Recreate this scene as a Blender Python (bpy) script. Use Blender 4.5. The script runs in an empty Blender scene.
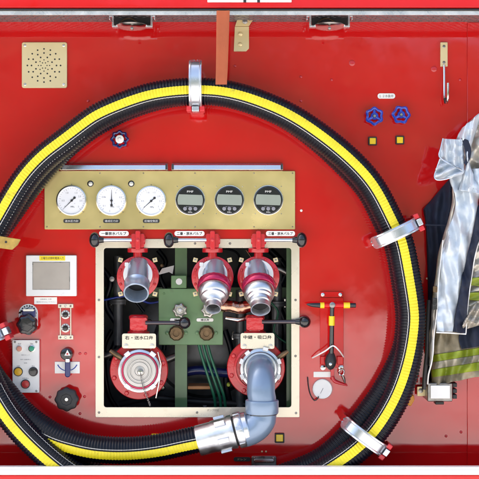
import bpy, math, random
from mathutils import Vector, Matrix, noise
PI = math.pi
C = bpy.context.scene.collection
SC = bpy.context.scene
D, S = 4.0, 300.0
random.seed(4)

# ------------------------------------------------------------------ placement
def F(d): return (D - d) / D
def W(px, py, d=0.0):
    f = F(d); return Vector(((px - 239.5) / S * f, -d, (239.5 - py) / S * f))
def L(n, d=0.0): return n / S * F(d)

# ------------------------------------------------------------------ mesh builder
class MB:
    def __init__(s): s.v = []; s.f = []; s.m = []
    def add(s, vs, fs, mi=0):
        o = len(s.v); s.v += [tuple(v) for v in vs]
        s.f += [tuple(i + o for i in f) for f in fs]; s.m += [mi] * len(fs); return s
    def prism(s, pts, d0, d1, mi=0):                       # outline in pixels at the front depth d1
        P = [W(x, y, d1) for x, y in pts]; n = len(P)
        a = sum(P[i].x * P[(i + 1) % n].z - P[(i + 1) % n].x * P[i].z for i in range(n))
        if a < 0: P.reverse()
        fr = P; bk = [Vector((p.x, -d0, p.z)) for p in P]
        fs = [tuple(range(n)), tuple(range(2 * n - 1, n - 1, -1))]
        for i in range(n):
            j = (i + 1) % n; fs.append((i, i + n, j + n, j))
        return s.add(fr + bk, fs, mi)
    def plate(s, x0, y0, x1, y1, d0, d1, r=0, mi=0):
        if r <= 0: return s.prism([(x0, y0), (x1, y0), (x1, y1), (x0, y1)], d0, d1, mi)
        pts = []
        for cx, cy, a0 in ((x1 - r, y0 + r, -90), (x1 - r, y1 - r, 0), (x0 + r, y1 - r, 90), (x0 + r, y0 + r, 180)):
            for k in range(6):
                a = math.radians(a0 + 18 * k); pts.append((cx + r * math.cos(a), cy + r * math.sin(a)))
        return s.prism(pts, d0, d1, mi)
    def box(s, a, b, mi=0):                                # world-space box
        (x0, y0, z0), (x1, y1, z1) = a, b
        v = [(x, y, z) for x in (x0, x1) for y in (y0, y1) for z in (z0, z1)]
        return s.add(v, [(0, 1, 3, 2), (4, 6, 7, 5), (0, 4, 5, 1), (2, 3, 7, 6), (0, 2, 6, 4), (1, 5, 7, 3)], mi)
    def lathe3(s, org, ax, prof, seg=40, mi=0, lobes=0, amp=0.0, cap=True, ph=0.0):
        org = Vector(org); ax = Vector(ax).normalized()
        u = ax.cross(Vector((0, 0, 1)));
        if u.length < 1e-3: u = ax.cross(Vector((1, 0, 0)))
        u.normalize(); w = u.cross(ax)
        vs = []; fs = []
        for r, t in prof:
            for k in range(seg):
                a = 2 * PI * k / seg
                rr = r * (1 + amp * math.cos(lobes * a + ph)) if lobes else r
                vs.append(org + ax * t + (u * math.cos(a) + w * math.sin(a)) * rr)
        for i in range(len(prof) - 1):
            for k in range(seg):
                k2 = (k + 1) % seg
                fs.append((i * seg + k, i * seg + k2, (i + 1) * seg + k2, (i + 1) * seg + k))
        if cap:
            fs.append(tuple(range(seg - 1, -1, -1))); n = (len(prof) - 1) * seg
            fs.append(tuple(range(n, n + seg)))
        return s.add(vs, fs, mi)
    def disc(s, cx, cy, d, prof, **k):                     # prof: (radius px, extra depth m), axis to the viewer side
        return s.lathe3(W(cx, cy, d), (0, -1, 0), [(L(r, d), t) for r, t in prof], **k)
    def tube(s, pts, r, seg=12, mi=0, cap=True):
        P = [Vector(p) for p in pts]; n = len(P)
        R = r if isinstance(r, (list, tuple)) else [r] * n
        T = [(P[min(i + 1, n - 1)] - P[max(i - 1, 0)]).normalized() for i in range(n)]
        u = T[0].orthogonal().normalized(); vs = []
        for i in range(n):
            u = (u - T[i] * u.dot(T[i])).normalized(); w = T[i].cross(u)
            for k in range(seg):
                a = 2 * PI * k / seg; vs.append(P[i] + (u * math.cos(a) + w * math.sin(a)) * R[i])
        fs = [(i * seg + k, i * seg + (k + 1) % seg, (i + 1) * seg + (k + 1) % seg, (i + 1) * seg + k) for i in range(n - 1) for k in range(seg)]
        if cap: fs += [tuple(range(seg - 1, -1, -1)), tuple(range((n - 1) * seg, n * seg))]
        return s.add(vs, fs, mi)
    def ball(s, c, r, sc=(1, 1, 1), seg=24, mi=0):
        c = Vector(c); vs = []; fs = []; nr = seg // 2
        for i in range(nr + 1):
            p = PI * i / nr
            for k in range(seg):
                a = 2 * PI * k / seg
                vs.append(c + Vector((math.sin(p) * math.cos(a) * sc[0], math.sin(p) * math.sin(a) * sc[1], math.cos(p) * sc[2])) * r)
        for i in range(nr):
            for k in range(seg): fs.append((i * seg + k, (i + 1) * seg + k, (i + 1) * seg + (k + 1) % seg, i * seg + (k + 1) % seg))
        return s.add(vs, fs, mi)
    def build(s, name, mats, parent=None, bevel=0, ang=38, org=None):
        base = root_loc(parent) if parent else (Vector(org) if org is not None else Vector((0, 0, 0)))
        me = bpy.data.meshes.new(name)
        me.from_pydata([tuple(Vector(v) - base) for v in s.v], [], s.f)
        mats = mats if isinstance(mats, (list, tuple)) else [mats]
        for m in mats: me.materials.append(m)
        me.polygons.foreach_set('material_index', s.m)
        me.polygons.foreach_set('use_smooth', [True] * len(s.f))
        me.validate(); me.update()
        me.set_sharp_from_angle(angle=math.radians(ang))
        o = bpy.data.objects.new(name, me); C.objects.link(o)
        if parent: o.parent = parent
        else: o.location = base
        if bevel:
            b = o.modifiers.new('Bevel', 'BEVEL'); b.width = bevel; b.segments = 2; b.limit_method = 'ANGLE'; b.angle_limit = math.radians(40)
            b.harden_normals = False
        return o
def root_loc(o):
    l = Vector((0, 0, 0))
    while o: l = l + o.location; o = o.parent
    return l
def thing(name, label, cat, loc, group=None):
    o = bpy.data.objects.new(name, None); C.objects.link(o); o.location = loc; o.empty_display_size = .02
    o['label'] = label; o['category'] = cat
    if group: o['group'] = group
    return o
def tag(o, label, cat, group=None):
    o['label'] = label; o['category'] = cat
    if group: o['group'] = group
    return o
def struct(o): o['kind'] = 'structure'; return o
def copy_tree(o, parent=None):
    c = o.copy(); C.objects.link(c); c.parent = parent
    for ch in list(o.children): copy_tree(ch, c)
    return c
def lettering(body, px, py, h, d, m, parent, wmax=None, name='lettering', bold=0):
    c = bpy.data.curves.new('txt', 'FONT'); c.body = body; c.size = 1; c.align_x = 'CENTER'; c.resolution_u = 2
    t = bpy.data.objects.new('txt', c); C.objects.link(t)
    dg = bpy.context.evaluated_depsgraph_get(); me = bpy.data.meshes.new_from_object(t.evaluated_get(dg))
    bpy.data.objects.remove(t); bpy.data.curves.remove(c)
    xs = [v.co.x for v in me.vertices]; ys = [v.co.y for v in me.vertices]
    if not xs: return None
    sc = L(h, d) / (max(ys) - min(ys)); sx = sc
    if wmax: sx = min(sc * 1.3, L(wmax, d) / (max(xs) - min(xs)))
    cx = (max(xs) + min(xs)) / 2; cy = (max(ys) + min(ys)) / 2
    p = W(px, py, d) - root_loc(parent)
    for v in me.vertices:
        v.co = Vector((p.x + (v.co.x - cx) * sx, p.y, p.z + (v.co.y - cy) * sc))
    if bold:                                             # heavy print: the strokes doubled a hair apart
        n = len(me.vertices); vs = [v.co.copy() for v in me.vertices]; fs = [tuple(p.vertices) for p in me.polygons]
        w_ = sc * bold; al = []; af = []
        for k, (dx, dz) in enumerate(((-1, 0), (1, 0), (0, 1), (0, -1))):
            al += [v + Vector((dx * w_, -.00004 * k, dz * w_)) for v in vs]; af += [tuple(i + n * k for i in f) for f in fs]
        bpy.data.meshes.remove(me); me = bpy.data.meshes.new(name); me.from_pydata([tuple(v) for v in al], [], af)
    me.materials.clear(); me.materials.append(m); me.name = name
    o = bpy.data.objects.new(name, me); C.objects.link(o); o.parent = parent
    return o
def spline(pts, step):
    P = [Vector(p) for p in pts]; out = []
    n = len(P)
    for i in range(n - 1):
        a, b, c, e = P[max(i - 1, 0)], P[i], P[i + 1], P[min(i + 2, n - 1)]
        k = max(2, int((c - b).length / step))
        for j in range(k):
            t = j / k; out.append(.5 * ((2 * b) + (c - a) * t + (2 * a - 5 * b + 4 * c - e) * t * t + (3 * b - a - 3 * c + e) * t ** 3))
    out.append(P[-1]); return out

# ------------------------------------------------------------------ materials
def mat(name, col, rough=.5, metal=0., coat=0., var=0., vscale=12., bump=0., bscale=60., rvar=0., dirt=None, aniso=None, spec=.5, cior=1.5, crough=.04):
    m = bpy.data.materials.new(name); m.use_nodes = True; nt = m.node_tree; N = nt.nodes; K = nt.links
    b = N['Principled BSDF']; b.inputs['Base Color'].default_value = (*col, 1); b.inputs['Roughness'].default_value = rough
    b.inputs['Metallic'].default_value = metal; b.inputs['Coat Weight'].default_value = coat; b.inputs['Coat Roughness'].default_value = crough; b.inputs['Specular IOR Level'].default_value = spec; b.inputs['Coat IOR'].default_value = cior
    tc = N.new('ShaderNodeTexCoord'); last = None
    vec = tc.outputs['Object']
    if aniso:
        mp = N.new('ShaderNodeMapping'); mp.inputs['Scale'].default_value = aniso; K.new(vec, mp.inputs['Vector']); vec = mp.outputs['Vector']
    if var or rvar:
        n = N.new('ShaderNodeTexNoise'); n.inputs['Scale'].default_value = vscale; n.inputs['Detail'].default_value = 6
        K.new(vec, n.inputs['Vector'])
        if var:
            r = N.new('ShaderNodeValToRGB'); K.new(n.outputs['Fac'], r.inputs['Fac'])
            r.color_ramp.elements[0].position = .3; r.color_ramp.elements[1].position = .7
            r.color_ramp.elements[0].color = (*[c * (1 - var) for c in col], 1); r.color_ramp.elements[1].color = (*[min(1, c * (1 + var)) for c in col], 1)
            last = r.outputs['Color']
        if rvar:
            q = N.new('ShaderNodeMapRange'); K.new(n.outputs['Fac'], q.inputs['Value'])
            q.inputs['From Min'].default_value = .3; q.inputs['From Max'].default_value = .7
            q.inputs['To Min'].default_value = max(.02, rough - rvar); q.inputs['To Max'].default_value = rough + rvar
            K.new(q.outputs['Result'], b.inputs['Roughness'])
    if dirt:
        dcol, damt, dscale, lo = dirt
        n2 = N.new('ShaderNodeTexNoise'); n2.inputs['Scale'].default_value = dscale; n2.inputs['Detail'].default_value = 8; n2.inputs['Roughness'].default_value = .65
        K.new(tc.outputs['Object'], n2.inputs['Vector'])
        r2 = N.new('ShaderNodeMapRange'); r2.inputs['From Min'].default_value = lo; r2.inputs['From Max'].default_value = lo + .15
        r2.inputs['To Max'].default_value = damt; K.new(n2.outputs['Fac'], r2.inputs['Value'])
        mx = N.new('ShaderNodeMix'); mx.data_type = 'RGBA'; K.new(r2.outputs['Result'], mx.inputs[0])
        if last: K.new(last, mx.inputs[6])
        else: mx.inputs[6].default_value = (*col, 1)
        mx.inputs[7].default_value = (*dcol, 1); last = mx.outputs[2]
    if last: K.new(last, b.inputs['Base Color'])
    if bump:
        n3 = N.new('ShaderNodeTexNoise'); n3.inputs['Scale'].default_value = bscale; n3.inputs['Detail'].default_value = 3; K.new(vec, n3.inputs['Vector'])
        bp = N.new('ShaderNodeBump'); bp.inputs['Strength'].default_value = 1; bp.inputs['Distance'].default_value = bump
        K.new(n3.outputs['Fac'], bp.inputs['Height']); K.new(bp.outputs['Normal'], b.inputs['Normal']); K.new(bp.outputs['Normal'], b.inputs['Coat Normal'])
    return m
RED = (.56, .007, .008)
M = dict(
 panel=mat('red_panel_paint', RED, .4, 0, 1., spec=0, cior=1.76, var=.05, vscale=2.5, bump=.0012, bscale=3.0, dirt=((.42, .06, .06), .3, 55, .64)),
 redbody=mat('red_body_paint', (.62, .009, .010), .4, 0, .8, spec=0, bump=.0006, bscale=2.5),
 redcast=mat('red_cast_paint', (.55, .012, .02), .3, 0, .6, var=.12, vscale=20, bump=.0006, bscale=80, dirt=((.25, .02, .02), .5, 40, .6)),
 magenta=mat('anodised_magenta', (.5, .02, .09), .25, .5, .3, var=.1),
 cream=mat('satin_steel_cream', (.76, .70, .57), .28, .55, 0, var=.06, vscale=6, rvar=.07, dirt=((.45, .4, .3), .4, 25, .62)),
 brass=mat('brushed_brass_sheet', (.82, .665, .30), .22, .68, 0, var=.06, vscale=5, rvar=.08, bump=.0016, bscale=4, dirt=((.60, .52, .28), .3, 4, .5)),
 champagne=mat('champagne_plate', (.75, .63, .36), .35, .4, 0, var=.05),
 alu=mat('cast_aluminium', (.66, .68, .71), .36, 1., 0, var=.08, vscale=30, rvar=.08, bump=.0003, bscale=140),
 aluw=mat('satin_aluminium', (.66, .69, .74), .26, .92, 0, var=.06, vscale=14, rvar=.08, dirt=((.5, .52, .55), .4, 30, .6)),
 steel=mat('stainless_steel', (.7, .69, .66), .22, 1., 0, rvar=.08, var=.1, vscale=25),
 darksteel=mat('worn_steel', (.28, .27, .26), .35, .9, 0, rvar=.1, var=.3, vscale=40),
 bronze=mat('aged_bronze', (.15, .10, .055), .4, .8, 0, var=.3, vscale=60),
 whitep=mat('white_paint', (.80, .80, .78), .35, 0, .2, var=.04, dirt=((.40, .36, .32), .5, 34, .62)),
 ivory=mat('ivory_dial', (.85, .87, .92), .35),
 label=mat('label_white', (.85, .84, .80), .4),
 ink=mat('black_ink', (.02, .02, .022), .5),
 inkgrey=mat('grey_ink', (.25, .25, .28), .5),
 blueink=mat('blue_ink', (.03, .07, .35), .5),
 yellowtape=mat('yellow_tape', (.85, .68, .02), .45),
 rubber=mat('hose_black', (.002, .0035, .009), .36, 0, 0, spec=.30, var=.3, vscale=40, dirt=((.05, .05, .05), .35, 60, .68)),
 hosey=mat('hose_yellow', (.76, .64, .012), .42, 0, 0, var=.10, vscale=15, dirt=((.30, .25, .03), .7, 38, .6)),
 hosedash=mat('hose_dash', (.30, .29, .27), .5, var=.4, vscale=60),
 hosew=mat('hose_white', (.58, .57, .54), .5, dirt=((.2, .2, .2), .7, 60, .55)),
 plastic=mat('black_plastic', (.012, .013, .016), .2, 0, .5, bump=.0002, bscale=90),
 dullblack=mat('matt_black', (.02, .02, .022), .5, var=.2),
 bluewheel=mat('blue_enamel', (.015, .05, .42), .3, 0, .4, var=.15, vscale=30),
 navywheel=mat('dark_blue_enamel', (.012, .02, .13), .28, 0, .4),
 pvc=mat('grey_blue_pvc', (.21, .29, .41), .30, .3, .2, var=.06, vscale=9, dirt=((.22, .24, .28), .4, 22, .6)),
 screen=mat('grey_lcd', (.42, .38, .33), .18, 0, .4, var=.12, vscale=9),
 lcd=mat('lcd_green_grey', (.30, .34, .29), .25, 0, .3, var=.04),
 green=mat('pale_green_enamel', (.12, .235, .10), .34, 0, .3, var=.12, vscale=14, dirt=((.08, .12, .06), .6, 30, .6)),
 greenpipe=mat('green_hose', (.01, .14, .07), .35, 0, .3),
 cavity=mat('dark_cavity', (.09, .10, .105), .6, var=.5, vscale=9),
 satin=mat('pale_blue_satin', (.50, .61, .76), .30, .75, 0, var=.05, vscale=20, rvar=.05),
 castgrey=mat('cast_grey', (.16, .17, .18), .42, .5, 0, var=.3, vscale=18, dirt=((.12, .07, .04), .6, 16, .56)),
 capm=mat('cap_steel', (.50, .49, .48), .33, .85, 0, var=.08, vscale=30, rvar=.06),
 wheelm=mat('worn_wheel', (.42, .41, .38), .3, .85, 0, rvar=.1, var=.35, vscale=70),
 copper=mat('tarnished_copper', (.6, .35, .25), .25, 1., 0, var=.35, vscale=35, bump=.001, bscale=60),
 wood=mat('orange_board', (.45, .2, .07), .5, var=.2),
 strap=mat('orange_webbing', (.37, .085, .03), .7, 0, 0, var=.08, bump=.0006, bscale=300, dirt=((.3, .08, .04), .5, 20, .6)),
 tan=mat('tan_leather', (.38, .25, .05), .55, var=.25, vscale=40, bump=.0008, bscale=100),
 flange=mat('tread_lit', (.68, .68, .66), .32, .7, 0, var=.12, vscale=30, rvar=.1),  # lighter copy of the tread metal, painted for the lit front lip
 tread=mat('tread_shaded', (.26, .25, .26), .45, .7, 0, var=.12, vscale=30, rvar=.1),  # same tread metal painted darker, carrying the shade under the soffit
 gasket=mat('black_gasket', (.012, .012, .014), .5),
 silvercloth=mat('aluminised_cloth', (.56, .63, .70), .45, .25, 0, var=.08, vscale=40, rvar=.06, bump=.0007, bscale=60, dirt=((.34, .34, .31), .45, 9, .55)),
 silverlin=mat('worn_silver_cloth', (.50, .47, .41), .38, .5, 0, var=.2, vscale=22, bump=.0025, bscale=34),
 navy=mat('navy_cloth', (.006, .012, .032), .8, 0, 0, var=.3, vscale=30, bump=.0010, bscale=120),
 navytrim=mat('navy_trim', (.004, .009, .028), .7, 0, 0, var=.3, vscale=90, dirt=((.25, .27, .3), .6, 110, .66)),
 lime=mat('lime_tape', (.21, .27, .015), .5, 0, 0, var=.3, vscale=18, bump=.0015, bscale=50),
 refl=mat('silver_reflective_tape', (.30, .28, .22), .35, .3, 0, var=.3, vscale=22, bump=.002, bscale=50),
 beige=mat('beige_cloth', (.26, .225, .155), .6, .15, 0, var=.4, vscale=20, bump=.0025, bscale=40),
 pink=mat('pink_lens', (.65, .28, .2), .3), greenbtn=mat('green_button', (.02, .30, .18), .3),
 yellowbtn=mat('yellow_button', (.75, .42, .02), .3, 0, .3), redbtn=mat('red_button', (.5, .03, .03), .3, 0, .3),
 yellowlamp=mat('yellow_marker', (.9, .62, .01), .35, 0, .3), redrub=mat('red_rubber', (.62, .02, .03), .4, 0, .3),
 orange=mat('orange_plastic', (.6, .25, .02), .4), lever=mat('dark_lever_rod', (.10, .085, .095), .3, .8, 0),
 ground=mat('pale_concrete', (.62, .60, .56), .85, var=.2, vscale=.6, dirt=((.25, .24, .22), .6, .35, .5)),
 addedbank=mat('added_bank_green', (.05, .065, .035), .9, var=.5, vscale=.8),  # dull green for the added bank out of view
 body=mat('silver_roof', (.5, .5, .5), .5),
)

for key in ('panel', 'redbody'):
    nt_ = M[key].node_tree; b_ = nt_.nodes['Principled BSDF']; n_ = nt_.nodes.new('ShaderNodeTexNoise'); t_ = nt_.nodes.new('ShaderNodeTexCoord')
    n_.inputs['Scale'].default_value = 9; n_.inputs['Detail'].default_value = 9; n_.inputs['Roughness'].default_value = .7; nt_.links.new(t_.outputs['Object'], n_.inputs['Vector'])
    q_ = nt_.nodes.new('ShaderNodeMapRange'); q_.inputs['From Min'].default_value = .38; q_.inputs['From Max'].default_value = .72; q_.inputs['To Min'].default_value = .015; q_.inputs['To Max'].default_value = .16
    nt_.links.new(n_.outputs['Fac'], q_.inputs['Value']); nt_.links.new(q_.outputs['Result'], b_.inputs['Coat Roughness'])
# ------------------------------------------------------------------ the setting: the truck side and its recessed pump bay
def quad(mb, a, b, c, d): mb.add([a, b, c, d], [(0, 1, 2, 3)])
ox0, oy0, ox1, oy1 = 100, 243, 295.5, 412            # hole in the panel, hidden under the opening frame
mb = MB()
xs = [-60, ox0, ox1, 545]; ys = [14, oy0, oy1, 530]
for i in range(3):
    for j in range(3):
        if i == 1 and j == 1: continue
        quad(mb, W(xs[i], ys[j + 1]), W(xs[i + 1], ys[j + 1]), W(xs[i + 1], ys[j]), W(xs[i], ys[j]))
panel = struct(mb.build('pump_bay_panel', M['panel']))
mb = MB().plate(467.3, 22.6, 545, 530, .0005, .0035)
struct(mb.build('side_panel', M['panel'], bevel=.0018))
for x, y in ((352, 63), (434, 69), (331.7, 80), (460, 80), (235, 66), (301, 77), (301, 101), (50, 397), (84.6, 396.5), (80, 413.5), (80, 353.5), (85.6, 353.5), (446, 436), (461, 432), (5, 327), (88, 101)):
    big = 3.0 if (x, y) in ((352, 63), (434, 69)) else 1.4
    MB().disc(x, y, 0, [(big, -.001), (big, .0012), (big * .8, .0024), (big * .3, .003)], seg=20).build('rivet', M['redcast'], panel)
zt, zb = .725, -.7186
FR = .21
mb = MB(); mb.box((-3.2, -FR, zt + .006), (3.2, -.0, 1.02)); mb.box((-3.2, 0.004, zt + .006), (3.2, 2.1, 1.02))
struct(mb.build('upper_body', M['redbody'], bevel=.004))
mb = MB()
mb.box((-3.2, -FR, -1.25), (-1.02, 2.1, zt)); mb.box((1.02, -FR, -1.25), (3.2, 2.1, zt))
mb.box((-1.016, .62, -1.25), (1.016, 2.1, zt))
mb.box((-1.016, -FR + .002, -1.25), (1.016, .6, -.93))
struct(mb.build('side_body', M['redbody'], bevel=.004))
mb = MB().plate(-80, 475.2, 560, 640, FR - .02, FR - .002)
struct(mb.build('lower_body_panel', M['redbody'], bevel=.003))
mb = MB(); mb.plate(-80, 467, 560, 475, FR - .022, FR + .004)
mb.plate(-80, 470.0, 560, 470.5, FR, FR + .0062)
struct(mb.build('white_sill', M['whitep'], bevel=.0015))
mb = MB().box((-1.0, -.188, -.925), (1.0, -.002, -.9))
struct(mb.build('bay_floor', M['tread']))
# soffit of tread plate with a hanging front flange
mb = MB(); mb.box((-1.01, -FR + .006, zt), (1.01, -.001, zt + .004))
y0, y1 = 10.4, 15.0
struct(mb.build('bay_ceiling', M['tread'])); mb = MB(); mb.plate(-60, y0, 545, y1, FR - .004, FR)
for k in range(150):
    x = -60 + 4.05 * k; s = 1 if (k // 6) % 2 == 0 else -1
    w = .9
    mb.prism([(x - w, y0 + 2.3 - 1.5 * s), (x + w, y0 + 2.3 - 1.5 * s), (x + w + 2.0, y0 + 2.3 + 1.5 * s), (x - w + 2.0, y0 + 2.3 + 1.5 * s)], FR, FR + .0014)
struct(mb.build('ceiling_flange', M['flange'])); mb = MB()
for r in range(9):                                    # lozenges on the underside
    for k in range(80):
        x = -1.0 + .025 * k + (.0125 if r % 2 else 0); y = -.02 - .021 * r; s = 1 if (r + k) % 2 else -1
        a, c = .009, .0022
        v = [Vector((x + p * .7 * a - q * c * s, y + s * p * .7 * a + q * c, zt - .0003 - h)) for h in (0, .0013) for p, q in ((-1, 0), (0, -1), (1, 0), (0, 1))]
        mb.add(v, [(4, 5, 6, 7), (0, 1, 5, 4), (1, 2, 6, 5), (2, 3, 7, 6), (3, 0, 4, 7)])
struct(mb.build('tread_plate_soffit', M['tread']))
mb = MB().tube([W(-80, 9.8, FR + .002), W(560, 9.8, FR + .002)], L(1.05, FR), 10)
struct(mb.build('door_seal', M['gasket']))
struct(MB().box((-40, -60, -1.83), (40, 30, -1.80)).build('ground', M['ground']))
mb = MB(); nx = 70; prof_ = [(-24, -1.85), (-26, .8), (-28.5, 4.2), (-33, 6.4), (-42, 7.5)]; vs = []
for i in range(nx):
    a = -60 + 120 * i / (nx - 1)
    for j, (yy, zz) in enumerate(prof_): vs.append((a, yy - 3 * noise.noise(Vector((a * .12, j, 1))), zz + (1.5 * noise.noise(Vector((a * .15, j * .5, 2))) if j else 0)))
mb.add(vs, [(i * 5 + j, i * 5 + j + 1, i * 5 + j + 6, i * 5 + j + 5) for i in range(nx - 1) for j in range(4)])
struct(mb.build('added_dark_bank', M['addedbank']))  # unseen bank added behind the camera to darken the panel's upper reflections
# pump cavity behind the opening
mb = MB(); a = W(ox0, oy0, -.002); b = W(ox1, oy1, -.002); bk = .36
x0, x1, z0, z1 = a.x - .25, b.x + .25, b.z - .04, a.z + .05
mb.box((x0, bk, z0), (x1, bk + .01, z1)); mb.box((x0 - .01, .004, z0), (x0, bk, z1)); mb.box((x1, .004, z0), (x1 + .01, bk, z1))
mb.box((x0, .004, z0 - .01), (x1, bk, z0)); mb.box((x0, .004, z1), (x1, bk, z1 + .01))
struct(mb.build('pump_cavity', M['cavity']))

# ------------------------------------------------------------------ opening frame
def ring_plate(mb, o, i, ro, ri, d0, d1):
    def rr(x0, y0, x1, y1, r):
        pts = []
        for cx, cy, a0 in ((x1 - r, y0 + r, -90), (x1 - r, y1 - r, 0), (x0 + r, y1 - r, 90), (x0 + r, y0 + r, 180)):
            for k in range(6):
                a = math.radians(a0 + 18 * k); pts.append((cx + r * math.cos(a), cy + r * math.sin(a)))
        return pts
    O = rr(*o, ro); I = rr(*i, ri); n = len(O)
    vs = [W(x, y, d1) for x, y in O] + [W(x, y, d1) for x, y in I]
    vs += [Vector((v.x, -d0, v.z)) for v in vs]
    fs = []
    for k in range(n):
        j = (k + 1) % n
        fs += [(k, n + k, n + j, j), (2 * n + k, 2 * n + j, 3 * n + j, 3 * n + k), (k, j, 2 * n + j, 2 * n + k), (n + k, 3 * n + k, 3 * n + j, n + j)]
    mb.add(vs, fs)
fr = thing('opening_frame', 'cream metal frame screwed round the square pump opening', 'frame', W(197.5, 417, 0))
mb = MB(); ring_plate(mb, (95.5, 239, 299.5, 417.3), (103.8, 248, 291.3, 407.3), .8, 2.6, .0005, .005); mb.build('plate', M['cream'], fr, bevel=.0007)
def screw(x, y, d, parent, r=1.2, m='darksteel', name='screw'):
    return MB().disc(x, y, d, [(r, -.0005), (r, .001), (r * .7, .002), (r * .45, .002), (r * .4, .0008), (.1, .0008)], seg=16).build(name, M[m], parent)
for x, y in ((99, 300), (99, 357), (99, 412.5), (295.5, 300), (295.5, 356), (296, 413), (195, 243.5), (230, 243.5), (197, 412.5)): screw(x, y, .005, fr)
lettering('ポンプ付近', 213, 410.3, 2.3, .0053, M['ink'], fr, 12)

# ------------------------------------------------------------------ gauge panel
gp = thing('gauge_panel', 'wide brass coloured gauge panel with six round gauges', 'gauge panel', W(170, 229, 0))
MB().plate(44.4, 171, 295.2, 229.4, .0005, .008, 1).build('plate', M['brass'], gp, bevel=.001)
for x in (47, 100, 143.5, 195, 254, 292.5):
    for y in (173.2, 226.8): screw(x, y, .008, gp, .7)
def arc_ticks(mb, cx, cy, d, r0, r1, n, a0, a1, w):
    for k in range(n + 1):
        a = math.radians(a0 + (a1 - a0) * k / n); c, s_ = math.cos(a), -math.sin(a); q = r0 if k % 5 == 0 else (r0 + r1) / 2
        nx, ny = -s_, c
        mb.prism([(cx + c * q + nx * w, cy + s_ * q + ny * w), (cx + c * q - nx * w, cy + s_ * q - ny * w), (cx + c * r1 - nx * w, cy + s_ * r1 - ny * w), (cx + c * r1 + nx * w, cy + s_ * r1 + ny * w)], d - .0003, d)
def analog(cx, cy, ang, nums, nm, lab, tail):
    g = MB().disc(cx, cy, .008, [(15.4, 0), (15.4, .008), (15.0, .011), (14.0, .012), (13.9, .009), (13.9, .007), (.1, .007)], seg=56).build('pressure_gauge', [M['steel'], M['ivory']], gp)
    for p in g.data.polygons:
        if sum(abs(g.data.vertices[v].co.y - (-.015 - gp.location.y)) < .0012 for v in p.vertices) == len(p.vertices): p.material_index = 1
    g['label'] = lab
    mb = MB(); arc_ticks(mb, cx, cy, .0157, 10.9, 12.9, 25, 225, -45, .13); mb.build('scale', M['inkgrey'], g)
    for t, a, r in nums:
        A = math.radians(a); lettering(t, cx + math.cos(A) * r, cy - math.sin(A) * r, 1.7, .0157, M['inkgrey'], g)
    lettering('MPa', cx + .8, cy + 6.2, 1.6, .0157, M['ink'], g); lettering('JIS', cx + 3, cy + 3, 1.0, .0157, M['inkgrey'], g)
    A = math.radians(ang); c, s_ = math.cos(A), -math.sin(A)
    mb = MB()
    mb.prism([(cx + c * 11 - s_ * .12, cy + s_ * 11 + c * .12), (cx + c * 11 + s_ * .12, cy + s_ * 11 - c * .12), (cx - c * tail + s_ * .55, cy - s_ * tail - c * .55), (cx - c * tail - s_ * .55, cy - s_ * tail + c * .55)], .0172, .0178)
    mb.disc(cx, cy, .0165, [(1.2, 0), (1.2, .003), (.6, .0035)], seg=16)
    mb.disc(cx - c * tail, cy - s_ * tail, .0172, [(1.25, 0), (1.25, .0008), (1, .001)], seg=14)
    mb.build('needle', M['ink'], g)
    p = MB().plate(cx - 8.3, 219, cx + 8.3, 223, .008, .0095, 1.6).build('name_plate', M['ink'], gp)
    lettering(nm, cx, 221, 2.3, .0098, M['label'], p, 13.5)
    for dx, dy in ((-11.5, 11.5), (11.5, 11.5), (0, -16.2)): screw(cx + dx, cy + dy, .012 if dy > 0 else .008, gp, .55)
analog(71.7, 200.6, 225, (('0', 222, 9), ('0.5', 180, 8.6), ('1.0', 120, 9), ('1.5', 60, 9), ('2.0', 28, 9), ('2.5', 0, 9.2), ('3', -42, 9)), '送水圧力計', 'left gauge with its needle pointing down left', 4)
analog(111.5, 200.6, 90, (('0', 90, 0.1), ('0.06', 155, 8.5), ('0', 62, 9), ('0.5', 20, 9.6), ('1', -5, 10), ('1.5', -42, 9), ('2', -100, 10.4), ('0.1', 215, 9)), '連成圧力計', 'gauge with its needle pointing straight up', 4.5)
analog(151.2, 201, 222, (('0', 222, 9), ('0.5', 180, 8.6), ('1.0', 110, 9), ('1.5', 70, 9), ('2.0', 32, 9), ('2.5', 0, 9.2), ('3', -38, 9)), 'タンク水圧', 'third gauge with its needle pointing down left')if False else analog(151.2, 201, 222, (('0', 222, 9), ('0.5', 180, 8.6), ('1.0', 110, 9), ('1.5', 70, 9), ('2.0', 32, 9), ('2.5', 0, 9.2), ('3', -38, 9)), '圧縮空気圧', 'white gauge nearest the digital gauges', 4.5)
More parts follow.
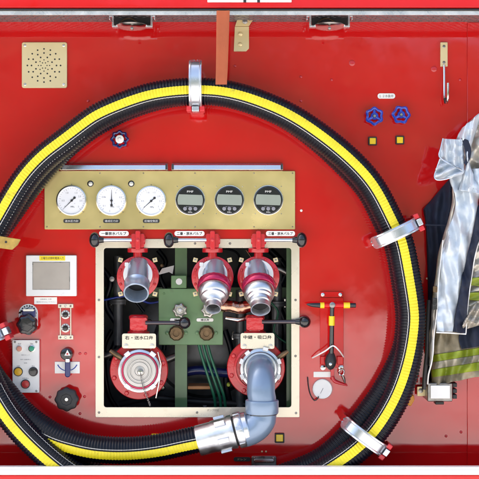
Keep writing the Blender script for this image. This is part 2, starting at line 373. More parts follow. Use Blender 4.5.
for k, cx in enumerate((190.2, 229.4, 268.3)):
    g = MB().disc(cx, 200.2, .008, [(15.2, 0), (15.2, .004), (14.9, .0055), (14.3, .0058)], seg=56).build('digital_gauge', M['steel'], gp)
    MB().disc(cx, 200.2, .0137, [(14.3, 0), (14.3, .004), (13.6, .0055), (13.0, .0055), (12.9, .0045), (.1, .0045)], seg=56).build('bezel', M['plastic'], g)
    pts = []
    for a in list(range(-24, 29, 6)): pts.append((cx + 12.7 * math.cos(math.radians(a)), 200.2 - 12.7 * math.sin(math.radians(a))))
    for a in list(range(152, 205, 6)): pts.append((cx + 12.7 * math.cos(math.radians(a)), 200.2 - 12.7 * math.sin(math.radians(a))))
    MB().prism(pts, .018, .0192).build('display', M['lcd'], g)
    lettering('PMF', cx, 191.6, 2.0, .0186, M['label'], g, 7.5)
    lettering('▲ ＭＯＤＥ', cx, 206.6, 1.1, .0186, M['inkgrey'], g, 8); lettering('MPa', cx, 212.2, 1.3, .0186, M['label'], g, 4)
    for dx in (-5.2, 0, 5.2):
        MB().disc(cx + dx, 208.7, .0184, [(1.9, 0), (1.9, .0012), (1.4, .0018)], seg=18).build('button', M['inkgrey'], g)
    for sx in (-1, 1):
        for sy in (-1, 1): screw(cx + 13 * sx, 200.2 + 13.6 * sy, .008, gp, .7, 'steel')
for cx in (90.5, 131.3):
    g = MB().disc(cx, 183.8, .008, [(3.2, 0), (3.2, .002), (2.6, .003), (2.5, .0015)], seg=24).build('pilot_lamp', M['plastic'], gp)
    MB().disc(cx, 183.8, .0095, [(2.1, 0), (2.1, .002), (1.4, .0032), (.3, .0036)], seg=20).build('lens', M['cream'], g)

# lamp covers above the gauge panel
def lampcover(x0, x1, lab):
    t = thing('lamp_cover', lab, 'lamp cover', W((x0 + x1) / 2, 170, 0), 'lamp covers above the gauge panel')
    mb = MB(); a = W(x0, 0, .03).x; b = W(x1, 0, .03).x
    pr = [(.0005, 163.2), (.012, 163.2), (.028, 165.2), (.030, 169.8), (.0005, 170.1)]
    vs = [Vector((x, -d, W(0, y, .02).z)) for x in (a, b) for d, y in pr]; n = len(pr)
    mb.add(vs, [tuple(range(n)), tuple(range(2 * n - 1, n - 1, -1))] + [(k, (k + 1) % n + 0, (k + 1) % n + n, k + n) for k in range(n)])
    mb.build('shade', M['aluw'], t, bevel=.0008)
    for x in (x0 + 1.3, x1 - 1.3): MB().plate(x - .9, 164, x + .9, 169.5, .026, .0312).build('end_clip', M['dullblack'], t)
lampcover(60, 167.6, 'long silver lamp cover above the white dial gauges')
lampcover(171.5, 283, 'long silver lamp cover above the black digital gauges')

# ------------------------------------------------------------------ valves
DN = Vector((0, 0, -1))
def lever(t, x0, xk, y, d, rodr, kr, kz=1.0, rodm='aluw', x1=None):
    MB().tube([W(x0, y, d), W(xk, y, d)], L(rodr * (1.25 if rodm == 'lever' else 1), d), 14).build('lever_rod', M[rodm], t)
    mb = MB(); s = 1 if xk > x0 else -1
    mb.ball(W(xk, y, d), L(kr, d), (.9 if kz > 1 else 1, 1, kz), 28)
    mb.tube([W(xk - s * kr * 1.5, y, d), W(xk - s * kr * .6, y, d)], [L(kr * .42, d), L(kr * .6, d)], 16)
    mb.build('knob', M['plastic'], t)
def nameplate(t, x0, y0, x1, y1, d, txt):
    p = MB().plate(x0, y0, x1, y1, d - .003, d, (y1 - y0) * .45).build('name_plate', M['label'], t, bevel=.0004)
    lettering(txt, (x0 + x1) / 2, (y0 + y1) / 2, (y1 - y0) * .62, d + .0006, M['ink'], p, (x1 - x0) * .84, bold=.028)
def top_valve(cx, cy, xs, side, xk, lx, txt, lab, tip):
    t = thing('delivery_valve', lab, 'valve', W(cx, cy + 21, 0), 'three delivery valves along the top of the opening')
    d = .012
    mb = MB().disc(cx, cy, d, [(17, -.16), (17, -.03), (21, -.028), (21, -.002), (20.2, 0), (16.8, .001), (16.5, .006), (15.6, .0075), (14.3, .0078), (14.2, .004)], seg=56, lobes=0)
    mb.build('body', M['redcast'], t)
    MB().disc(cx + .3, cy - 2.5, d + .002, [(14.6, 0), (14.6, .008), (14.0, .0095), (10.2, .0098), (10, .005)], seg=48).build('collar_ring', M['whitep'], t, bevel=0)
    MB().plate(cx - 13, cy - 14.5, cx - 9.3, cy - 10.6, d + .006, d + .0135, .5).build('notch_key', M['whitep'], t)
    for k in range(8):
        a = 2 * PI * (k + .5) / 8; x, y = cx + 18.6 * math.cos(a), cy + 18.6 * math.sin(a)
        MB().disc(x, y, d, [(1.5, -.001), (1.5, .003), (1.1, .0042)], seg=6).build('flange_bolt', M['redcast'], t)
    for sx in (-1, 1):
        for sy in (-1, 1):
            x, y = cx + sx * 17.2, cy + sy * 17
            b = MB(); q = 2.5
            pts = [(x + q * 1.1, y), (x, y + q * 1.1), (x - q * 1.1, y), (x, y - q * 1.1)] if True else 0
            b.prism([(x + q * 1.25 * math.cos(g), y + q * 1.25 * math.sin(g)) for g in [PI / 4 + .25 * sx * sy + PI / 2 * h for h in range(4)]], d - .02, d - .004)
            b.build('clamp_lug', M['champagne'], t, bevel=.001)
            MB().disc(x, y, d - .004, [(1.1, 0), (1.1, .004), (.6, .0045)], seg=6).build('lug_bolt', M['darksteel'], t)
    # stem, bonnet and pivot block
    mb = MB()
    mb.lathe3(W(cx, 262, .0), (0, 0, 1), [(L(5), 0), (L(4.6), L(6)), (L(4.4), L(9.4)), (L(10), L(9.6)), (L(10.2), L(10.2)), (L(10.2), L(13.4)), (L(9.6), L(14)), (L(6.6), L(14.2)), (L(6), L(16)), (L(5.4), L(18.5))], seg=32)
    mb.build('bonnet', M['redcast'], t)
    mb = MB()
    mb.plate(cx - 6.4, 233.6, cx + 6.4, 247.6, .004, .05, 1.6); mb.plate(cx - 2.4, 230.8, cx + 2.4, 249, .01, .062, 1.4)
    mb.lathe3(W(cx - 7.6, 240, .034), (1, 0, 0), [(L(3.6), 0), (L(4.4), L(.8)), (L(4.4), L(14.6)), (L(3.6), L(15.2))], seg=24)
    mb.build('pivot_block', M['redcast'], t, bevel=.0018)
    MB().disc(cx, 240, .062, [(1.7, -.001), (1.7, .003), (1, .004)], seg=6).build('pivot_bolt', M['redcast'], t)
    lever(t, cx + side * 6, xk, 240, .045, 1.9, 6.2, 1.25)
    MB().tube([W(cx + side * 6, 236.2, .028), W(xk - side * 6, 236.2, .028)], L(.8), 8).build('tie_rod', M['redcast'], t)
    nameplate(t, lx[0], 231, lx[1], 236, .05, txt)
    # spout
    s0 = W(xs[0], xs[1], .01); e = W(xs[2], xs[3], xs[4]); ax = e - s0; ln = ax.length; u = L(1, .08)
    def pr(l): return [(r * u, q * ln) for r, q in l]
    if tip == 0:
        sp = MB().lathe3(s0, ax, pr([(10.8, -.1), (10.8, .3), (10.9, .58), (12.2, .60), (12.9, .63), (12.9, .66), (12.3, .69), (12.4, .96), (12.9, 1.0), (12.6, 1.03), (11.3, 1.03), (10.9, .98), (10.4, .62)]), seg=48, cap=False).build('spout', M['satin'], t)
        MB().lathe3(s0, ax, pr([(10.9, .60), (.1, .6)]), seg=40).build('bore_shade', M['dullblack'], sp)  # black disc puts the shade inside the spout into its colour
    else:
        MB().lathe3(s0, ax, pr([(10.8, -.1), (10.8, .42)]), seg=40).build('spout', M['satin'], t)
        MB().lathe3(s0, ax, pr([(14, .34), (16.6, .36), (17, .39), (17, .47), (16.2, .50), (13, .52)]), seg=48, lobes=20, amp=.012).build('coupling_ring', M['magenta'], t)
        r = tip
        MB().lathe3(s0, ax, pr([(12, .52), (15.3, .53), (15.8, .56), (15.4, .62), (14.2, .68), (12.8, .7), (12.6, .74), (10.8, .77), (r + 2.0, .80), (r + 1.2, .84), (r + 1.6, .86), (r + .6, .88), (r + .4, .95), (r + .9, .97), (r + .9, 1.0), (r, 1.0), (r - .8, .96), (r - 1, .8)]), seg=48, cap=False).build('nozzle', M['alu'], t)
        MB().lathe3(s0, ax, pr([(r - .7, .88), (.1, .88)]), seg=32).build('bore_shade', M['dullblack'], t)  # flat black disc painted as the shade inside the nozzle
        MB().plate(xs[2] + 10, xs[3] - 17, xs[2] + 14, xs[3] - 13.6, .088, .094, .4).build('yellow_mark', M['yellowtape'], t) if tip < 7.5 else None
    return t
top_valve(137.7, 277, (138.6, 268, 136.2, 292.5, .105), -1, 94.6, (99, 128.7), '一番放水バルブ', 'red valve with a plain silver spout, left of the top row', 0)
top_valve(212.5, 277, (214.9, 270, 213.2, 309, .135), -1, 169, (174.5, 204.5), '二番・放水バルブ', 'red valve with magenta ring and narrow nozzle, middle of the top row', 6.8)
top_valve(258.5, 277, (257.2, 270, 260.6, 309.5, .135), 1, 301.6, (266, 295), '三番・放水バルブ', 'red valve with magenta ring and wider nozzle, right of the top row', 8.9)

def intake(cx, cy, bodym, sx, xk, ky, txt, lab, pl):
    t = thing('intake_valve', lab, 'valve', W(cx, cy + 29, 0), 'two large intake valves at the bottom of the opening')
    d = .0
    MB().disc(cx, cy, d, [(24, -.2), (24, -.03), (29, -.028), (29.2, -.004), (28.4, 0), (22.5, .002), (22, .012), (20, .014), (19.4, .006)], seg=64).build('body', M['redcast'], t)
    for k in range(8):
        a = 2 * PI * (k + .5) / 8 + .1
        MB().disc(cx + 25.6 * math.cos(a), cy + 25.6 * math.sin(a), d, [(2.4, 0), (2.4, .005), (1.6, .007)], seg=6).build('flange_bolt', M['redcast'], t)
    mb = MB(); mb.plate(pl[0], pl[1], pl[2], pl[3], .020, .024, 2.2)
    p = mb.build('name_plate', M['cream'], t, bevel=.0006)
    x = (pl[0] + pl[2]) / 2
    lettering(txt, x, pl[1] + 4.2, 3.7, .0243, M['ink'], p, pl[2] - pl[0] - 6, bold=.028)
    for q in (pl[0] + 4, pl[2] - 4): MB().disc(q, pl[3] - 2.6, .024, [(2.4, 0), (2.4, .002), (1.6, .0035), (.5, .0036)], seg=20).build('screw', M['cream'], p)
    mb = MB()
    mb.lathe3(W(sx, 340, -.02), (0, 0, 1), [(L(8), 0), (L(8), L(6)), (L(11), L(6.4)), (L(11), L(8.6)), (L(9), L(9)), (L(8.8), L(20)), (L(9.6), L(21)), (L(9.6), L(24)), (L(8), L(25.5))], seg=32)
    mb.plate(sx - 8.6, 317.5, sx + 8.6, 330, -.012, .02, 2)
    mb.build('stem_housing', M['redcast'], t, bevel=.0015)
    s = 1 if xk > sx else -1
    lever(t, sx + s * 7, xk, ky, .02, 1.7, 6.2, 1.0, 'lever')
    return t
t1 = intake(138.8, 370.5, 'redcast', 138.5, 184.5, 322.8, '右・送水口弁', 'large red intake closed by a grooved white cap, bottom left', (122, 333.5, 156, 348.5))
# cap with concentric grooves
cx, cy = 140, 370.5
MB().disc(cx, cy, .012, [(21.6, 0), (21.8, .012), (21.2, .02), (19, .022), (18.6, .018)], seg=64).build('clamp_ring', M['aluw'], t1)
MB().disc(cx, cy, .02, [(18.4, 0), (18.4, .012), (17.6, .015), (16.6, .015)], seg=56).build('gasket_ring', M['magenta'], t1)
cap = MB().disc(cx, cy, .03, [(16.6, 0), (16.6, .008), (16, .010), (12.9, .0102), (12.6, .006), (11.7, .006), (11.3, .0102), (10, .0102), (9.7, .006), (8.9, .006), (8.5, .0102), (5.2, .0102), (4.8, .007), (.1, .009)], seg=64).build('cap', M['capm'], t1)
MB().disc(cx + .5, cy + 1.5, .039, [(3.2, 0), (3.2, .006), (2.4, .010), (.5, .011)], seg=24).build('centre_knob', M['steel'], cap)
for a in (52, 128, 232, 308):
    A = math.radians(a); x, y = cx + 20.4 * math.cos(A), cy - 20.4 * math.sin(A); c, s_ = math.cos(A), -math.sin(A)
    MB().prism([(x + c * 2.4 - s_ * 3, y + s_ * 2.4 + c * 3), (x + c * 2.4 + s_ * 3, y + s_ * 2.4 - c * 3), (x - c * 2 + s_ * 3, y - s_ * 2 - c * 3), (x - c * 2 - s_ * 3, y - s_ * 2 + c * 3)], .02, .037).build('ring_lug', M['aluw'], t1, bevel=.001)
mb = MB()
cp = spline([W(140.5, 373.5, .052), W(142, 383, .058), W(145, 392, .054), W(148.5, 401, .03), W(150, 405, .0)], .006)
for i, p in enumerate(cp):
    mb.tube([p + Vector((.0022 * math.cos(a * PI / 4) * (1 if i % 2 else .2), .0022 * math.cos(a * PI / 4) * (0.2 if i % 2 else 1), .0038 * math.sin(a * PI / 4))) for a in range(9)], .0009, 6)
tag(mb.build('cap_chain', M['darksteel'], org=W(150, 405, 0)), 'short dark chain hanging from the grooved white cap', 'chain')
def cam_lever(t, x0, y0, x1, y1):
    mb = MB().tube([W(x0, y0, .02), W((x0 + x1) / 2, (y0 + y1) / 2, .03), W(x1, y1, .03)], [L(2.6), L(2.9), L(1.9)], 10); mb.build('cam_lever', M['bronze'], t)
cam_lever(t1, 122, 358.5, 110, 350.5)
MB().tube([W(158, 352, .03), W(161, 364, .03), W(159.5, 380, .03), W(156, 398, .02)], L(.7), 8).build('retaining_wire', M['steel'], t1)
t2 = intake(256, 368, 'redcast', 255, 304.6, 321.8, '中継・吸口弁', 'large red intake joined to the blue grey elbow pipe, bottom right', (240.5, 333, 274.5, 349))
MB().disc(260.4, 368.5, .012, [(20.6, 0), (20.8, .014), (20, .022), (17.6, .024), (17.0, .018), (15.2, .018), (15, .010)], seg=64).build('clamp_ring', M['aluw'], t2)
MB().disc(260.4, 368.5, .026, [(16.8, 0), (16.8, .01), (16, .014), (14.6, .015), (14.4, .004)], seg=56).build('inner_ring', M['alu'], t2)
for a in (20, 75, 130, 160, 205, 335):
    A = math.radians(a); x, y = 260.4 + 19.6 * math.cos(A), 368.5 - 19.6 * math.sin(A); c, s_ = math.cos(A), -math.sin(A)
    MB().prism([(x + c * 2.2 - s_ * 2.6, y + s_ * 2.2 + c * 2.6), (x + c * 2.2 + s_ * 2.6, y + s_ * 2.2 - c * 2.6), (x - c * 1.6 + s_ * 2.6, y - s_ * 1.6 - c * 2.6), (x - c * 1.6 - s_ * 2.6, y - s_ * 1.6 + c * 2.6)], .02, .040).build('ring_lug', M['whitep'], t2, bevel=.001)
cam_lever(t2, 278, 358, 288, 351)

# ------------------------------------------------------------------ elbow pipe
el = thing('elbow_pipe', 'blue grey plastic elbow pipe linking the intake to the hose', 'pipe', W(262, 413, .1))
R14 = L(14, .11)
path = [W(260.4, 368, .0), W(260.4, 368.5, .05)]
for k in range(0, 11):
    a = math.radians(9 * k); path.append(Vector((W(261, 0, .11).x, -(.05 + .07 * math.sin(a)), W(0, 371, .1).z - .07 * (1 - math.cos(a)))))
path += [W(262, 398, .12), W(262, 406, .12)]
MB().tube(path, R14, 44).build('upper_bend', M['pvc'], el)
MB().lathe3(W(262, 399.5, .12), DN, [(L(14, .12), 0), (L(16.4, .12), L(.6)), (L(16.7, .12), L(1.6)), (L(16.7, .12), L(12)), (L(16.2, .12), L(13.2)), (L(14.6, .12), L(13.6))], seg=56).build('socket_collar', M['pvc'], el)
MB().lathe3(W(262, 412.4, .12), DN, [(L(15, .12), 0), (L(15.6, .12), L(.5)), (L(15.6, .12), L(1.5)), (L(14.6, .12), L(2))], seg=56).build('joint_line', M['plastic'], el)
a0 = W(262, 414, .12); ca = W(238, 414, .12); rad = a0.x - ca.x
path = [W(262, 412.5, .12)]
for k in range(0, 13):
    a = math.radians(k * 6.3); path.append(Vector((ca.x - .004 * k / 12 + rad * math.cos(a), a0.y, ca.z - (rad * .78) * math.sin(a))))
MB().tube(path, [L(14.6, .12)] * 3 + [L(15.2, .12)] * 11, 44).build('lower_bend', M['pvc'], el)

# ------------------------------------------------------------------ suction hose
def hose():
    t = thing('suction_hose', 'thick black ribbed suction hose with yellow stripe coiled round the gauges', 'hose', W(204, 467, .1))
    # x, y, depth, stripe angle
    K = [(203, 438.0, .118, 22), (180, 443, .118, 20), (160, 447.5, .116, 20), (130, 450.5, .113, 22), (97, 449.5, .12, 22), (72, 443.5, .122, 24), (50, 434.5, .12, 32), (24, 416, .105, 40), (5, 394, .085, 40), (-12, 372, .06, 20), (-24, 338, .05, 0), (-27, 300, .05, 0), (-20, 258, .05, 0), (-6, 233, .05, 0), (6, 218, .05, 0), (26, 189, .05, 0), (52, 158, .05, 0), (85, 129.5, .05, 0), (120, 109.5, .05, 0), (160, 96, .05, 0), (195, 91.5, .05, 0), (228, 93.5, .05, 0), (259, 103, .05, 0), (291, 118, .05, 0), (323, 142, .05, 0), (350, 168, .05, 0), (371, 191, .05, 0), (388, 227, .05, 0), (397, 243, .05, 60), (403, 274, .05, 60), (408, 307, .05, 60), (408.5, 325, .05, 60), (405, 352, .05, 60), (389, 384, .05, 60), (374, 407, .05, 60), (352, 434, .05, 60), (327, 458, .05, 60), (300, 471, .06, 40), (262, 484, .08, 10), (215, 494, .1, 10), (165, 497, .12, 10), (120, 492, .14, 10), (84, 481, .152, 12), (56, 463, .156, 13), (23, 432.5, .158, 13), (2, 405, .156, 13), (-15, 370, .15, 13), (-25, 325, .146, 13), (-25, 285, .144, 13), (-16, 250, .144, 13), (2.5, 216.5, .144, 14), (23.5, 180.5, .144, 14), (44.5, 157.5, .144, 14), (62, 144, .144, 13), (84, 127, .144, 12), (101, 115, .144, 10), (133, 101.5, .144, 8), (160, 94, .144, 7), (195, 91, .144, 7), (227, 93.6, .144, 9), (259, 103, .144, 9), (292, 117.5, .144, 9), (325.5, 140.5, .144, 9), (352, 163, .144, 9), (374, 188.5, .144, 10), (391.5, 224, .144, 10), (400, 241, .144, 10), (406.5, 273.5, .144, 9), (411.6, 307, .144, 10), (411.8, 325, .144, 10), (409, 355, .144, 3), (399, 393, .144, -5), (379, 427, .144, -5), (360, 447, .144, -5), (337, 464, .14, -5), (300, 484, .12, 0), (255, 499, .09, 0), (200, 506, .06, 20), (150, 499, .05, 60), (110, 484, .047, 60), (82, 467, .047, 40), (56, 446, .047, 28), (34, 428, .047, 28), (14, 408, .047, 28)]
    # smooth the parameter curve
    P = [(*W(a, b, c), math.radians(g)) for a, b, c, g in K]
    dense = []
    n = len(P)
    for i in range(n - 1):
        p = [P[max(i - 1, 0)], P[i], P[i + 1], P[min(i + 2, n - 1)]]
        for j in range(16):
            q = j / 16
            dense.append([.5 * (2 * p[1][m] + (p[2][m] - p[0][m]) * q + (2 * p[0][m] - 5 * p[1][m] + 4 * p[2][m] - p[3][m]) * q * q + (3 * p[1][m] - p[0][m] - 3 * p[2][m] + p[3][m]) * q ** 3) for m in range(4)])
    for _ in range(60):
        dense = [dense[0]] + [[(dense[i - 1][m] + 2 * dense[i][m] + dense[i + 1][m]) / 4 for m in range(4)] for i in range(1, len(dense) - 1)] + [dense[-1]]
    # uniform resampling
    pitch = .0098; ds = pitch / 5; pts = []; acc = 0; tgt = 0
    for i in range(len(dense) - 1):
        a, b = Vector(dense[i][:3]), Vector(dense[i + 1][:3]); l = (b - a).length
        while tgt <= acc + l and l > 0:
            q = (tgt - acc) / l; pts.append([dense[i][m] * (1 - q) + dense[i + 1][m] * q for m in range(4)]); tgt += ds
        acc += l
    n = len(pts); Rr = L(13.9, .14)
    frames = []
    for i in range(n):
        T = (Vector(pts[min(i + 1, n - 1)][:3]) - Vector(pts[max(i - 1, 0)][:3])).normalized()
        Nn = Vector((0, -1, 0)); Nn = (Nn - T * Nn.dot(T)).normalized(); B = Nn.cross(T)
        frames.append((Vector(pts[i][:3]), Nn, B, pts[i][3]))
    q_ = math.radians
    prof = [0, .0007, .0028, .0028, .0007]
    def sheet(a0, a1, seg, off, follow, closed=False):
        n = len(frames); mb = MB(); vs = []; fs = []
        m = seg if closed else seg + 1
        for i, (c, Nn, B, ph) in enumerate(frames):
            r = Rr - prof[i % 5] * follow + off
            for k in range(m):
                a = a0 + (a1 - a0) * k / seg + (0 if closed else ph - q_(8.5))
                vs.append(c + (Nn * math.cos(a) + B * math.sin(a)) * r)
        for i in range(n - 1):
            for k in range(seg):
                k2 = (k + 1) % m if closed else k + 1
                fs.append((i * m + k, i * m + k2, (i + 1) * m + k2, (i + 1) * m + k))
        mb.add(vs, fs); return mb
    b = sheet(0, 2 * PI, 30, 0, 1, True); 
    b.add([frames[-1][0] + (frames[-1][1] * math.cos(k * PI / 15) + frames[-1][2] * math.sin(k * PI / 15)) * Rr for k in range(30)], [tuple(range(30))])
    b.build('tube', M['rubber'], t, ang=70)
    q = math.radians
    sheet(q(-16), q(19), 5, .0010, .65).build('yellow_stripe', M['hosey'], t, ang=70)
    sheet(q(-25.5), q(-22.8), 1, .0009, .6).build('white_line', M['hosew'], t, ang=70)
    mb = MB()
    for i, (c, Nn, B, ph) in enumerate(frames[:-2]):
        if i % 5 == 0 and c.x < W(82, 0, .1).x and W(0, 262, .1).z < c.z and c.y < -.13:
            c2, N2, B2, _ = frames[i + 1]; c0, N0, B0, _ = frames[i - 1] if i else frames[i]
            for base in (-56,):
                qd = []
                for cc, nn, bb in ((c0, N0, B0), (c2, N2, B2)):
                    for a in (q(base - 1.4), q(base + 1.4)): qd.append(cc + (nn * math.cos(a + ph) + bb * math.sin(a + ph)) * (Rr + .0006))
                mb.add(qd, [(0, 1, 3, 2)])
    mb.build('dashed_line', M['hosedash'], t)
    keep = frames; frames = [f_ for f_ in frames if f_[0].x < W(120, 0, .1).x and f_[0].z < W(0, 385, .1).z and f_[0].y < -.145]; n = len(frames)
    sheet(q(-58), q(-55.5), 1, .0005, .8).build('white_line', M['hosew'], t, ang=70); frames = keep; n = len(frames)
    return t
hs = hose()
# coupling on the hose end
ax = W(252, 426.5, .12) - W(197, 441, .12); o = W(197.5, 441, .12); u = L(1, .12); ln = ax.length
MB().lathe3(o, ax, [(13.6 * u, 0), (14.8 * u, .0), (15.4 * u, 1.2 * u), (15.4 * u, 16 * u), (16 * u, 17 * u), (16 * u, 21 * u), (16.4 * u, 22 * u), (16.4 * u, 33 * u), (17 * u, 34 * u), (17 * u, 38 * u), (15 * u, 38.5 * u)], seg=64).build('coupling', M['alu'], hs)
MB().lathe3(o, ax, [(15 * u, 38.3 * u), (15.2 * u, 40.5 * u)], seg=48).build('coupling_gap', M['dullblack'], hs)
MB().lathe3(o, ax, [(15.6 * u, 40 * u), (17.6 * u, 40.3 * u), (18.2 * u, 41.5 * u), (18.2 * u, 46.5 * u), (17.6 * u, 47.6 * u), (16.4 * u, 48 * u), (16.2 * u, 52 * u), (15.3 * u, 53 * u)], seg=64).build('lock_ring', M['aluw'], hs)
axn = ax.normalized(); uu = Vector((0, -1, 0)); ww = axn.cross(uu)
for base, wd in ((26, 5.5), (43.5, 3)):
    for k in range(6):
        a = 2 * PI * (k + (.2 if base == 26 else .75)) / 6
        rd = uu * math.cos(a) + ww * math.sin(a); tg = -uu * math.sin(a) + ww * math.cos(a)
        c = o + axn * base * u + rd * 17.4 * u; mb = MB(); vs = []
        for i in (-1, 1):
            for j in (-1, 1):
                for h in (-1, 1): vs.append(c + axn * i * wd * u + tg * j * 2.4 * u + rd * h * 1.3 * u)
        mb.add(vs, [(0, 1, 3, 2), (4, 6, 7, 5), (0, 4, 5, 1), (2, 3, 7, 6), (0, 2, 6, 4), (1, 5, 7, 3)])
        mb.build('lug', M['alu'], hs, bevel=.0012)

# ------------------------------------------------------------------ hose clamps
def clamp():
    # built along local +X (towards the hinge end), rounded free end at -X; origin on the panel
    t = thing('hose_clamp', 'x', 'clamp', Vector((0, 0, 0)), 'silver clamps holding the coiled hose')
    u = 1 / S * F(.18)
    prof = [(-27, .125), (-24, .170), (-18, .193), (-8, .203), (4, .203), (14, .196), (21, .18), (25.5, .15), (27, .10)]
    PP = spline([Vector((x * u, 0, z)) for x, z in prof], .006)
    mb = MB(); vs = []; n = len(PP)
    for i, p in enumerate(PP):
        T = (PP[min(i + 1, n - 1)] - PP[max(i - 1, 0)]).normalized(); Nn = Vector((-T.z, 0, T.x))
        if Nn.z < 0: Nn = -Nn
        f = i / (n - 1); w = 6.6 * u
        if f < .12: w *= math.sqrt(max(.05, 1 - (1 - f / .12) ** 2)) * .98 + .02
        if f > .85: w *= .72
        for q, h in ((-1, 0), (-.93, .003), (-.72, .0036), (-.6, .0008), (.6, .0008), (.72, .0036), (.93, .003), (1, 0), (.9, -.004), (-.9, -.004)):
            c = p + Nn * h + Vector((0, 1, 0)) * w * q; vs.append(c)
    m = 10
    fs = [(i * m + k, i * m + (k + 1) % m, (i + 1) * m + (k + 1) % m, (i + 1) * m + k) for i in range(n - 1) for k in range(m)]
    fs += [tuple(range(m)), tuple(range((n - 1) * m, n * m))]
    # local Z is towards the viewer: turn Z into -Y, Y into Z
    R = lambda v: Vector((v.x, -v.z, v.y))
    mb.add([R(v) for v in vs], fs); mb.build('strap', M['aluw'], t, bevel=0)
    mb = MB()
    for s in (-1, 1):
        mb.box((24 * u, -.165, s * 6.6 * u - 2.6 * u), (30 * u, -.105, s * 6.6 * u + 2.6 * u))
    mb.build('pad', M['redrub'], t, bevel=.003)
    mb = MB(); mb.box((25 * u, -.17, -3.6 * u), (30.5 * u, -.12, 3.6 * u)); mb.build('tongue', M['aluw'], t, bevel=.002)
    mb = MB(); mb.box((24 * u, -.104, -7 * u), (28 * u, 0, 7 * u)); mb.build('bracket', M['redcast'], t, bevel=.002)
    MB().box((-25 * u, -.125, -4 * u), (-21 * u, 0, 4 * u)).build('support_post', M['redcast'], t, bevel=.002)
    return t
c0 = clamp()
def place(c, px, py, deg, lab, sc=1):
    p = W(px, py, .18); c.location = (p.x, 0, p.z); c.rotation_euler = (0, math.radians(deg), 0); c['label'] = lab; c.scale = (sc, 1, 1)
place(c0, 195.3, 83.0, 90, 'silver clamp over the top of the hose coil beside the orange strap', .92)
c = copy_tree(c0); place(c, 397, 233, -25, 'silver clamp on the hose coil nearest the silver fire coat', .93)
c = copy_tree(c0); place(c, 365.5, 438, 36, 'silver clamp on the hose coil above the white sill, lower right', .95)
c = copy_tree(c0); place(c, -21, 343, -24, 'silver clamp mostly out of frame, red tip showing at left', 1)

# ------------------------------------------------------------------ handwheels and markers
def wheel(name, lab, cat, cx, cy, r, lobes, m, hubm, group=None, solid=False, d=.03, ph=0):
    t = thing(name, lab, cat, W(cx, cy, 0), group)
    MB().disc(cx, cy, 0, [(r * .3, 0), (r * .3, d)], seg=20).build('spindle', M['darksteel'], t)
    if solid:
        MB().disc(cx, cy, d, [(r * .6, -.012), (r * .93, -.010), (r, -.004), (r, .004), (r * .93, .010), (r * .8, .0125), (r * .5, .013), (r * .45, .011), (.1, .011)], seg=96, lobes=lobes, amp=.05, ph=ph).build('rim', M[m], t)
    else:
        mb = MB(); seg = 96
        ringp = [(1.0, 0), (.97, .006), (.84, .009), (.70, .007), (.66, 0), (.70, -.005), (.9, -.007)]
        vs = []; o = W(cx, cy, d); n = len(ringp)
        for k in range(seg):
            a = 2 * PI * k / seg
            for q, h in ringp:
                rr = L(r, d) * q * (1 + .085 * math.cos(lobes * a + ph)); vs.append(o + Vector((math.cos(a) * rr, -h, math.sin(a) * rr)))
        mb.add(vs, [(k * n + j, k * n + (j + 1) % n, ((k + 1) % seg) * n + (j + 1) % n, ((k + 1) % seg) * n + j) for k in range(seg) for j in range(n)])
        mb.build('rim', M[m], t)
        for k in range(lobes // 2 if lobes > 4 else lobes):
            a = 2 * PI * (k + .25) / (lobes // 2)
            MB().tube([W(cx + r * .2 * math.cos(a), cy + r * .2 * math.sin(a), d + .002), W(cx + r * .78 * math.cos(a), cy + r * .78 * math.sin(a), d + .001)], [L(r * .2), L(r * .14)], 10).build('spoke', M[m], t)
        MB().disc(cx, cy, d - .006, [(r * .42, 0), (r * .42, .010), (r * .34, .013)], seg=28).build('hub', M[m], t)
    MB().disc(cx, cy, d + .006, [(r * .2, 0), (r * .2, .006), (r * .14, .009)], seg=18).build('centre_nut', M[hubm], t)
    return t
wheel('handwheel', 'bright blue six lobed handwheel on the left of a pair', 'handwheel', 374.3, 116.2, 9, 6, 'bluewheel', 'steel', 'pair of blue handwheels', ph=PI)
wheel('handwheel', 'bright blue six lobed handwheel on the right of a pair', 'handwheel', 401, 114.8, 9, 6, 'bluewheel', 'steel', 'pair of blue handwheels', ph=.4)
w = wheel('handwheel', 'dark blue eight lobed handwheel with white centre above the gauge panel', 'handwheel', 119.7, 139.3, 8.8, 8, 'navywheel', 'whitep')
MB().disc(119.7, 139.3, .037, [(4.2, 0), (4.2, .003), (3.4, .004), (1.4, .004)], seg=28).build('white_ring', M['whitep'], w)
w = wheel('handwheel', 'matt black lobed handwheel below the lever switch', 'handwheel', 66.8, 399.2, 11.6, 8, 'dullblack', 'steel', solid=True, d=.035, ph=.3)
def marker(cx, cy, lab, r=4.3, grp=None):
    t = thing('yellow_marker', lab, 'marker', W(cx, cy + r, 0), grp)
    MB().plate(cx - r, cy - r, cx + r, cy + r, .0005, .009, .8).build('housing', M['dullblack'], t, bevel=.001)
    MB().plate(cx - r * .72, cy - r * .72, cx + r * .72, cy + r * .72, .009, .013, .6).build('lens', M['yellowlamp'], t, bevel=.0015)
G = 'square yellow markers in black housings'
marker(372.7, 141, 'square yellow marker below the left blue handwheel', grp=G)
marker(400, 140, 'square yellow marker below the right blue handwheel', grp=G)
marker(279.6, 438.2, 'square yellow marker beside the elbow pipe near the sill', 4.8, G)
p = tag(MB().plate(151.5, 433.8, 158.5, 436.6, .0005, .004, .4).build('yellow_tag', M['yellowlamp'], org=W(155, 437)), 'small yellow tag on the red panel above the hose, bottom left centre', 'tag')
lp = tag(MB().plate(377.6, 93.4, 395.2, 98.6, .0005, .003, 2.4).build('name_plate', M['label'], org=W(386, 98)), 'small rounded white name plate above the blue handwheels', 'name plate')
lettering('１.２水抜弁', 386.4, 96, 2.9, .0034, M['ink'], lp, 14)

